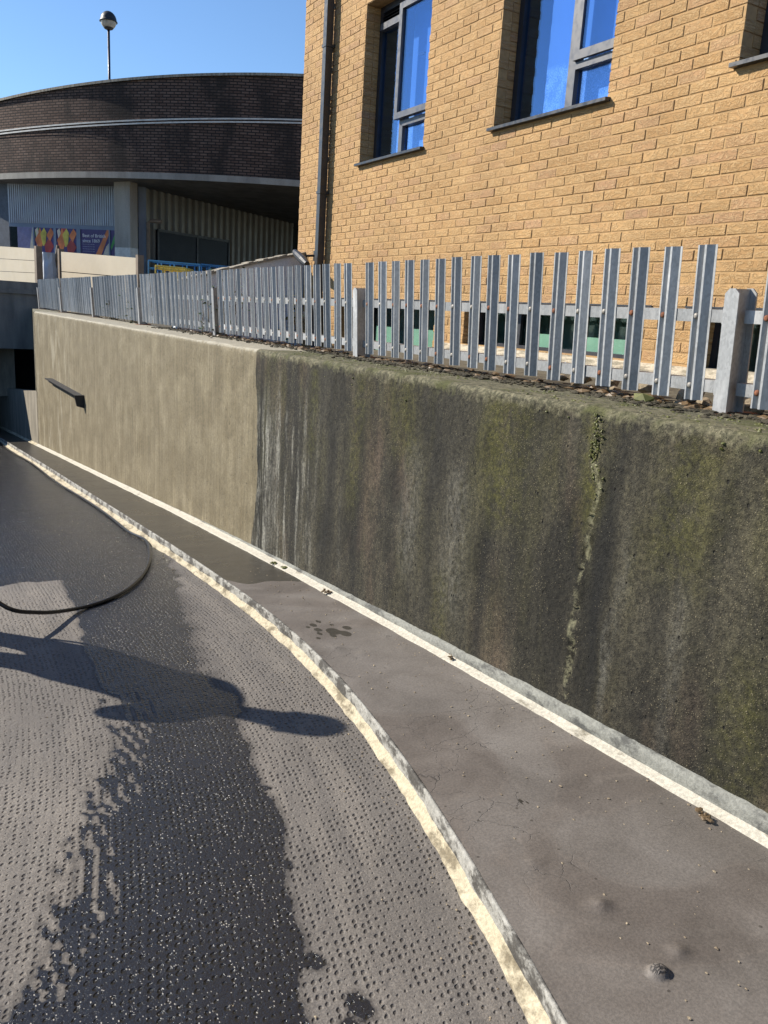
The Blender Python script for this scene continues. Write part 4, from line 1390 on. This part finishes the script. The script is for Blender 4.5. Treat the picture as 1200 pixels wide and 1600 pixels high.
# ------------------------------------------------------------------ hoardings, wrapped stack, lifts
M['hoard'] = plain('beige_hoarding', (.40, .345, .255), .7, 0, .06, 1.2)
def hoarding(label, pa, pb, Za, Zb, zbase, cap=True):
    (ax, ay), (bx, by) = pa, pb
    a = hitd(ax, ay, Za); b = hitd(bx, by, Zb)
    t = thing('hoarding', label, 'hoarding', (a[0], a[1], zbase), 'site hoardings by the ramp')
    n = 5 if abs(ax - bx) > 80 else 3
    d = b - a
    nrm = np.array([d[1], -d[0], 0]); nrm /= np.linalg.norm(nrm)
    if nrm @ CHD > 0: nrm = -nrm
    rows = 3
    for r in range(rows):
        z0 = zbase + (min(a[2], b[2]) - zbase) * r / rows
        mb = MB()
        f0, f1 = r / rows, (r + 1) / rows - .012
        za0, za1 = zbase + (a[2] - zbase) * f0, zbase + (a[2] - zbase) * f1
        zb0_, zb1_ = zbase + (b[2] - zbase) * f0, zbase + (b[2] - zbase) * f1
        p = [np.array([a[0], a[1], za0]), np.array([b[0], b[1], zb0_]), np.array([b[0], b[1], zb1_]), np.array([a[0], a[1], za1])]
        q = [v - nrm * .05 for v in p]
        mb.add(p + q, [(0, 1, 2, 3), (7, 6, 5, 4), (0, 4, 5, 1), (1, 5, 6, 2), (2, 6, 7, 3), (3, 7, 4, 0)])
        inv(mb.build('board', M['hoard'], t), t)
    for k, e in ((0, a), (1, b)):
        inv(MB().obox(np.array([e[0], e[1], zbase]) - nrm * .12 - d * (.012), d * .024, nrm * .16, (0, 0, e[2] - zbase + .06)).build('post', M['post'], t), t)
    return t
hoarding('beige boarded hoarding standing behind the palisade fence', (93, 392), (216, 402), 25.5, 21.5, 1.2)
hoarding('beige boarded hoarding on the bridge deck above the underpass', (-60, 380), (57, 388), 26.5, 22.4, 1.88)

M['wrap'] = plain('white_sheeting', (.56, .585, .63), .5, 0, .1, 3)
ws = thing('wrapped_stack', 'tall stack wrapped in white sheeting between the two beige hoardings', 'stack', tuple(hitd(75, 440, 26.8) * [1, 1, 0] + [0, 0, 1.2]))
a = hitd(64, 395, 26.8); b = hitd(88, 393, 26.6)
rows = []
for k in range(9):
    f = k / 8; w = 1 - .12 * math.sin(f * 9) * .3
    ctr = (a + b) / 2; h = (b - a) * .5 * (1 - .18 * f * f)
    for s in np.linspace(0, 2 * math.pi, 12, endpoint=False):
        q = ctr + h * math.cos(s) * (1 + random.uniform(-.07, .07)) + CHD * .4 * math.sin(s) * (1 + random.uniform(-.1, .1))
        rows.append((q[0], q[1], 1.2 + (a[2] - 1.2) * f))
mb = MB().add(rows, [(i * 12 + k, i * 12 + (k + 1) % 12, (i + 1) * 12 + (k + 1) % 12, (i + 1) * 12 + k) for i in range(8) for k in range(12)] + [tuple(96 + k for k in range(12))])
inv(mb.build('sheeting', M['wrap'], ws), ws)
inv(MB().tube([(ctr[0], ctr[1], 1.2), (ctr[0] + .25, ctr[1] - .2, a[2] + .25)], .05, 8).build('pole', M['post'], ws), ws)

M['blue'] = plain('blue_paint', (.03, .17, .36), .45, .0, .15, 3)
M['yellow'] = plain('yellow_paint', (.55, .42, .08), .5, 0, .2, 4)
def cage(name, label, cat, px0, px1, ytop, Zd, mat, rails, group=None):
    a = hitd(px0, ytop, Zd); b = hitd(px1, ytop, Zd + .6); zt_ = a[2]
    t = thing(name, label, cat, (a[0], a[1], 1.1), group)
    d = b - a; d[2] = 0
    bk = CHD * .9
    mb = MB()
    for z in rails:
        mb.tube([a * [1, 1, 0] + [0, 0, zt_ - z], a * [1, 1, 0] + d + [0, 0, zt_ - z], a * [1, 1, 0] + d + bk + [0, 0, zt_ - z], a * [1, 1, 0] + bk + [0, 0, zt_ - z], a * [1, 1, 0] + [0, 0, zt_ - z]], .022, 6)
    inv(mb.build('guard_rail', mat, t), t)
    for k in range(5):
        q = a * [1, 1, 0] + d * k / 4
        inv(MB().tube([q + [0, 0, zt_ - rails[-1]], q + [0, 0, zt_]], .02, 6).build('stanchion', mat, t), t)
        inv(MB().tube([q + bk + [0, 0, zt_ - rails[-1]], q + bk + [0, 0, zt_]], .02, 6).build('stanchion', mat, t), t)
    zb_ = zt_ - rails[-1]
    inv(MB().obox(a * [1, 1, 0] + [0, 0, zb_ - .12], d, bk, (0, 0, .12)).build('platform', mat, t), t)
    inv(MB().obox(a * [1, 1, 0] + d * .15 + bk * .15 + [0, 0, 1.45], d * .7, bk * .7, (0, 0, max(zb_ - .13 - 1.45, .05))).build('scissor_stack', mat, t), t)
    inv(MB().obox(a * [1, 1, 0] + d * .02 + bk * .05 + [0, 0, 1.28], d * .96, bk * .9, (0, 0, .18)).build('chassis', mat, t), t)
    for k in (.12, .88):
        for j in (.0, .86):
            c = a * [1, 1, 0] + d * k + bk * j + [0, 0, 1.3]
            wv = MB().tube([c, c + bk / np.linalg.norm(bk) * .12], .12, 12); inv(wv.build('wheel', M['black'], t), t)
    return t
cage('scissor_lift', 'blue scissor lift parked below the grey cladding', 'lift', 232, 312, 407, 23.5, M['blue'], (0, .2, .45))
cage('scissor_lift', 'blue scissor lift half hidden behind the sloping pale wall', 'lift', 315, 366, 413, 24.5, M['blue'], (0, .2, .4))
cage('site_machine', 'yellow framed site machine in front of the blue lift', 'machine', 243, 289, 415, 22., M['yellow'], (0, .06, .4))

# ------------------------------------------------------------------ small things on the ground
M['rock'] = mat_concrete('rubble', (.16, .12, .08), (.34, .28, .19), 14, .7)
M['litter'] = mat_leaf('leaf_litter', (.07, .045, .022), (.17, .115, .06))
M['dirt'] = mat_concrete('damp_dirt', (.025, .022, .015), (.07, .06, .038), 12, .8)
# dirt, twigs and moss gathered along the fence foot
mb = MB()
rg = np.random.default_rng(3)
for i in range(2600):
    y = rg.uniform(.8, 10) if i % 3 else rg.uniform(.8, 5)
    x = FX - .03 + rg.normal(0, .075)
    if x < float(wx(y)) + .16: continue
    r = rg.uniform(.004, .014)
    mb.blob((x, y, WALL_TOP + r * .25), (r, r * rg.uniform(1, 2.2), r * .55), 9000 + i)
tag(mb.build('fence_foot_debris', M['dirt']), 'dark strip of dirt and moss along the foot of the palisade fence', 'debris', kind='stuff')
mb = MB()
for i in range(700):
    y = rg.uniform(.9, 9); x = rg.uniform(2.62, 3.3)
    r = rg.uniform(.010, .03)
    mb.blob((x, y, (WALL_TOP if x < 2.9 else 1.27) + r * .2), (r, r * 1.4, r * .5), 20000 + i)
tag(mb.build('leaf_litter', M['litter']), 'scatter of brown leaf litter behind the palisade fence', 'litter', kind='stuff')
spots = [(1005, 624, .035), (1048, 606, .05), (1078, 618, .045), (1100, 628, .03), (1172, 640, .04), (1185, 628, .045), (975, 598, .05), (930, 592, .05), (1060, 630, .02), (960, 610, .03), (1120, 636, .02), (905, 590, .03)]
for i, (a, b, r) in enumerate(spots):
    P = hitz(a, b, WALL_TOP + r * .3)
    P[0] = min(P[0], 3.2)
    o = MB().blob((0, 0, 0), (r * 1.1, r * 1.5, r * .8), 300 + i).build('stone', M['rock'] if i else M['moss'], None, False, tuple(P))
    tag(o, 'small green mossy stone on the wall top before the fence' if i == 0 else 'small brown stone lying at the foot of the palisade fence', 'stone', None if i == 0 else 'stones at the fence foot')
# clumps of leaves and grit caught in the strip by the wall foot
for i, (a, b, r, lab) in enumerate([(708, 1028, .022, 'brown leaf clump on the cream strip at the foot of the dark wall'), (512, 925, .020, 'small leaf clump where the washed pavement starts, against the wall'),
                                    (1100, 1274, .016, 'brown clod of dirt lying on the pavement beside the cream strip'), (443, 887, .016, 'tuft of green weed in the strip below the washed wall edge'), (428, 880, .012, 'dark speck of weed in the strip under the washed wall')]):
    d = pdir(a, b); P = hitz(a, b, .05)
    for _ in range(50): P = .5 * P + .5 * hitz(a, b, float(zl(P[1])) + .012)
    mb = MB()
    for k in range(26):
        q = rg.normal(0, 1, 3) * [r * .7, r * .9, r * .3]; s = rg.uniform(.003, .008)
        mb.blob((q[0], q[1], abs(q[2])), (s * 1.4, s * 1.4, s * .6), 600 + i * 50 + k)
    tag(mb.build('leaf_clump', M['litter'] if i < 3 else M['moss'], None, False, tuple(P)), lab, 'debris')
# scattered grit
mb = MB()
for i in range(260):
    y = rg.uniform(.9, 5); x = float(kx(y)) + .03 + rg.random() ** .6 * (float(wx(y)) - float(kx(y)) - .05); r = rg.uniform(.0012, .0042)
    mb.blob((x, y, float(zl(y)) + r * .4), (r, r * 1.5, r * .7), 40000 + i)
for i in range(420):
    y = rg.uniform(.9, 8); x = float(kx(y)) - .055 - abs(rg.normal(0, .07 if i % 2 else .5)); r = rg.uniform(.0012, .004)
    mb.blob((x, y, float(zl(y)) - KERB_H + r * .4), (r, r * 1.3, r * .7), 50000 + i)
tag(mb.build('grit', M['rock']), 'fine grit scattered on the asphalt and pavement', 'grit', kind='stuff')

# ivy growing through the fence
M['ivy'] = mat_leaf('ivy_leaf', (.018, .035, .012), (.05, .085, .03))
def ivy(label, cx, y0, y1, n, hmax, seed):
    rg = np.random.default_rng(seed)
    t = thing('ivy_plant', label, 'plant', (cx, (y0 + y1) / 2, 1.2), 'ivy on the fence')
    st = MB(); lf = MB()
    for s in range(max(5, n // 28)):
        y = rg.uniform(y0, y1); x = cx + rg.normal(0, .05); z = 1.2; pts = [(x, y, z)]
        H = hmax * rg.uniform(.45, 1)
        while z < 1.3 + H:
            z += .06; y += rg.normal(0, .03); x += rg.normal(0, .012); pts.append((x, y, z))
            for q in range(2):
                if rg.random() < .62:
                    L = rg.uniform(.02, .042); a = rg.uniform(0, 6.28); c = np.array([x, y, z]) + rg.normal(0, .03, 3)
                    u = np.array([math.cos(a), math.sin(a), rg.uniform(-.6, .3)]); v = np.cross(u, [0, 0, 1.]) + rg.normal(0, .3, 3)
                    v /= np.linalg.norm(v)
                    dn = np.cross(u, v) * .15
                    lf.add([c - u * L * .2, c + v * L * .7 + dn * L, c + u * L * .6 + v * L * .35, c + u * L * 1.2, c + u * L * .6 - v * L * .35, c - v * L * .7 + dn * L], [(0, 1, 2, 3), (0, 3, 4, 5)])
        st.tube(pts, .004, 5)
    inv(st.build('stem', M['litter'], t), t)
    tag(inv(lf.build('foliage', M['ivy'], t), t), kind='stuff')
ivy('dark ivy climbing the fence post beside the pale raking wall', 2.74, 7.7, 8.3, 420, .62, 1)
ivy('sparse trailing ivy stems between the fence and the raking wall', 2.95, 6.4, 7.8, 240, .5, 2)
ivy('leafy ivy clump behind the distant closed bay of fence', 2.78, 11.3, 13.4, 900, .5, 4)

# pressure-washer hose
hose_pts = []
for y in np.linspace(19, 6.9, 26): hose_pts.append(np.array([float(kx(y)) - .075 - .02 * math.sin(y * 1.3), y, float(zl(y)) - KERB_H + .013]))
for (a, b) in ((228, 845), (234, 870), (225, 895), (200, 920), (165, 938)):
    P = hitz(a, b, -.2)
    for _ in range(50): P = .5 * P + .5 * hitz(a, b, float(zl(P[1])) - KERB_H + .013)
    hose_pts.append(P)
hose_pts += [hitz(120, 951, -.14), hitz(60, 957, -.06), hitz(0, 943, .035), np.array([.17, 4.67, .26]), np.array([-.03, 4.86, .46]), np.array([-.10, 4.90, .66]), np.array([-.08, 4.70, .86]), np.array([-.10, 4.46, 1.0]), np.array([-.155, 4.28, 1.09])]
def smooth_path(pts, k=6):
    pts = [pts[0]] + list(pts) + [pts[-1]]; out = []
    for i in range(1, len(pts) - 2):
        p0, p1, p2, p3 = [np.array(pts[j]) for j in (i - 1, i, i + 1, i + 2)]
        for s in np.linspace(0, 1, k, endpoint=False):
            out.append(.5 * (2 * p1 + (p2 - p0) * s + (2 * p0 - 5 * p1 + 4 * p2 - p3) * s * s + (3 * p1 - p0 - 3 * p2 + p3) * s ** 3))
    return out + [np.array(pts[-2])]
tag(MB().tube(smooth_path(hose_pts), .0115, 8).build('hose', M['hose'], None, True), 'black rubber hose looping off the wet asphalt beside the kerb', 'hose')

# ------------------------------------------------------------------ person with the washer lance (outside the frame, casts the shadow)
M['skin'] = plain('skin', (.50, .30, .21), .55, 0, .08, 20)
M['jacket'] = plain('navy_jacket', (.03, .04, .07), .8, 0, .15, 15)
M['trouser'] = plain('dark_trousers', (.035, .035, .04), .85, 0, .15, 15)
M['boot'] = plain('black_boot', (.015, .014, .013), .5)
M['capm'] = plain('navy_cap', (.02, .025, .05), .8)
gp = float(zl(4.7)) - KERB_H
hip = np.array([-.30, 4.82, gp + .92]); shc = np.array([-.37, 4.50, gp + 1.42]); neck = np.array([-.37, 4.45, gp + 1.50]); head = np.array([-.36, 4.40, gp + 1.66])
ftR = np.array([-.19, 5.00, float(zl(5.00)) - KERB_H]); ftL = np.array([-.42, 4.73, float(zl(4.73)) - KERB_H])
verts, edges, rad = [], [], []
def V(p, r):
    verts.append(tuple(p)); rad.append(r); return len(verts) - 1
def Ed(a, b): edges.append((a, b))
face = np.array([.68, -.70, -.2]); face /= np.linalg.norm(face)
side = np.array([-.70, -.68, 0]); side /= np.linalg.norm(side)
i_h = V(hip, (.19, .18)); i_w = V(hip * .62 + shc * .38, (.205, .195)); i_c = V(hip * .28 + shc * .72, (.20, .185)); i_s = V(shc + [0, 0, .02], (.105, .10))
i_n = V(neck, (.058, .058)); i_hd0 = V(neck * .55 + head * .45, (.068, .074)); i_hd = V(head, (.088, .104)); i_ht = V(head + [.01, -.01, .105], (.070, .080))
for a, b in ((i_h, i_w), (i_w, i_c), (i_c, i_s), (i_s, i_n), (i_n, i_hd0), (i_hd0, i_hd), (i_hd, i_ht)): Ed(a, b)
for sgn, ft in ((-1, ftR), (1, ftL)):
    hj = V(hip + side * .10 * sgn + [0, 0, -.07], (.12, .12))
    kn = V(hip * .45 + ft * .55 + side * .04 * sgn + face * [.04, .04, 0] + [0, 0, .02], (.085, .085))
    cf = V(hip * .22 + ft * .78 + side * .05 * sgn + [0, .02, 0], (.080, .080))
    an = V(ft + [0, 0, .085], (.044, .046)); hl = V(ft + [0, 0, .05] - face * [.05, .05, 0], (.045, .045)); toe = V(ft + [0, 0, .036] + face * [.17, .17, 0], (.046, .034))
    for a, b in ((i_h, hj), (hj, kn), (kn, cf), (cf, an), (an, hl), (an, toe)): Ed(a, b)
hands = {}
lance0 = np.array([-.16, 4.27, gp + 1.18]); lance1 = np.array([-.13, 4.25, gp + .84])
ldir = (lance1 - lance0) / np.linalg.norm(lance1 - lance0)
for sgn in (1, -1):
    sh = V(shc + side * .20 * sgn + [0, 0, -.055], (.078, .078))
    grip = lance0 + ldir * (.0 if sgn > 0 else .17)
    eb = V(shc + side * (.235 if sgn > 0 else .27) * sgn + np.array([0, .02 if sgn > 0 else -.04, -.25]), (.065, .065))
    wr_p = grip + np.array([0, 0, .05]) + (shc - grip) * .06
    fa = V(.45 * np.array(verts[eb]) + .55 * wr_p, (.052, .052)); wr = V(wr_p, (.030, .026)); pm = V(grip + [0, 0, .035], (.040, .022))
    for a, b in ((i_s, sh), (sh, eb), (eb, fa), (fa, wr), (wr, pm)): Ed(a, b)
    hands[sgn] = (grip, wr_p)
me = bpy.data.meshes.new('person'); me.from_pydata(verts, edges, []); me.update()
tmp = bpy.data.objects.new('tmp_person', me); COL.objects.link(tmp)
sm = tmp.modifiers.new('skin', 'SKIN')
if not me.skin_vertices: pass
for i, sv in enumerate(me.skin_vertices[0].data):
    sv.radius = (rad[i][0] * 1.16, rad[i][1] * 1.16); sv.use_root = (i == 0)
sm.use_smooth_shade = True
s0 = tmp.modifiers.new('relax', 'SMOOTH'); s0.factor = .5; s0.iterations = 1
ss = tmp.modifiers.new('sub', 'SUBSURF'); ss.levels = 2; ss.render_levels = 2
s1 = tmp.modifiers.new('relax2', 'SMOOTH'); s1.factor = .5; s1.iterations = 3
dg = bpy.context.evaluated_depsgraph_get(); dg.update()
body = bpy.data.meshes.new_from_object(tmp.evaluated_get(dg)); bpy.data.objects.remove(tmp)
# fingers, nose and ears join the same mesh
fm = MB()
perp = np.cross(ldir, [0, 0, 1.]); perp /= np.linalg.norm(perp); upv = np.cross(perp, ldir)
for sgn in (1, -1):
    g, w_ = hands[sgn]
    for k, L in enumerate((.9, 1.0, .95, .75)):
        o = g + ldir * (-.033 + .022 * k)
        ang = np.linspace(1.7, 1.7 - 4.2 * L, 6) if sgn > 0 else np.linspace(1.4, 1.4 + 4.2 * L, 6)
        fm.tube([o + (math.cos(a) * perp + math.sin(a) * upv) * .024 for a in ang], [.0095, .0095, .009, .0085, .008, .006], 6)
    o = g - ldir * .035
    fm.tube([o + upv * .03 + perp * .02 * sgn, o + upv * .012 + perp * .032 * sgn - ldir * .005, o - upv * .01 + perp * .026 * sgn + ldir * .02, o - upv * .015 + perp * .018 * sgn + ldir * .04], [.012, .011, .0095, .007], 6)
fm.tube([head + face * .075 + [0, 0, .025], head + face * .108 + [0, 0, -.012], head + face * .075 + [0, 0, -.025]], [.008, .014, .010], 6)
for s in (1, -1): fm.blob(head + side * .088 * s + [0, 0, -.005], (.016, .022, .032), 77)
fme = fm.mesh('extra')
import bmesh
bm = bmesh.new(); bm.from_mesh(body); bm.from_mesh(fme)
bm.to_mesh(body); bm.free()
body.materials.clear()
for k in ('jacket', 'trouser', 'skin', 'boot'): body.materials.append(M[k])
for pl in body.polygons:
    c = np.array(pl.center); pl.use_smooth = True
    mi = 0
    if c[2] < gp + .86 and np.linalg.norm((c - lance0)[:2]) > .30: mi = 1
    if min(np.linalg.norm(c - ftR - [0, 0, .05]), np.linalg.norm(c - ftL - [0, 0, .05])) < .21 and c[2] < gp + .17: mi = 3
    if c[2] > neck[2] + .01 and np.linalg.norm(c - head) < .2: mi = 2
    for s in (1, -1):
        if np.linalg.norm(c - hands[s][0]) < .085: mi = 2
    pl.material_index = mi
person = thing('person', 'person in dark jacket and cap leaning forward and holding the black hose', 'person', (-.25, 4.65, gp))
inv(link('body', body, None, person), person)
cm = MB().lathe([(.098, -.02), (.102, .02), (.092, .06), (.065, .09), (.02, .102)], n=18)
cm.v = [tuple(head + np.array([0, 0, .045]) + np.array([x, y * 1.08, z])) for x, y, z in cm.v]
inv(cm.build('cap', M['capm'], person, True), person)
bk_ = MB(); b0 = head + face * .09 + [0, 0, .05]
bk_.add([b0 + side * .08, b0 + side * .06 + face * .07 - [0, 0, .015], b0 - side * .06 + face * .07 - [0, 0, .015], b0 - side * .08] + [q - np.array([0, 0, .006]) for q in (b0 + side * .08, b0 + side * .06 + face * .07 - [0, 0, .015], b0 - side * .06 + face * .07 - [0, 0, .015], b0 - side * .08)], [(0, 1, 2, 3), (7, 6, 5, 4), (0, 4, 5, 1), (1, 5, 6, 2), (2, 6, 7, 3), (3, 7, 4, 0)])
inv(bk_.build('cap_brim', M['capm'], person), person)
for s in (1, -1): inv(MB().blob(head + face * .086 + side * .034 * s + [0, 0, .018], .011, 3).build('eye', M['black'], person), person)
inv(MB().tube([head + face * .080 + side * .022 + [0, 0, -.048], head + face * .088 + [0, 0, -.05], head + face * .080 - side * .022 + [0, 0, -.048]], .005, 5).build('mouth', M['rust'], person), person)
ln = thing('spray_gun', 'short black spray gun in the hands of the person in the cap', 'spray gun', tuple(lance0))
inv(MB().tube([lance0 - ldir * .12, lance0 + ldir * .26], .017, 10).build('handle', M['black'], ln), ln)
inv(MB().tube([lance0 + ldir * .26, lance1], .008, 8).build('tube', M['galv'], ln), ln)
inv(MB().tube([lance1, lance1 + ldir * .06], .013, 8).build('nozzle', M['black'], ln), ln)
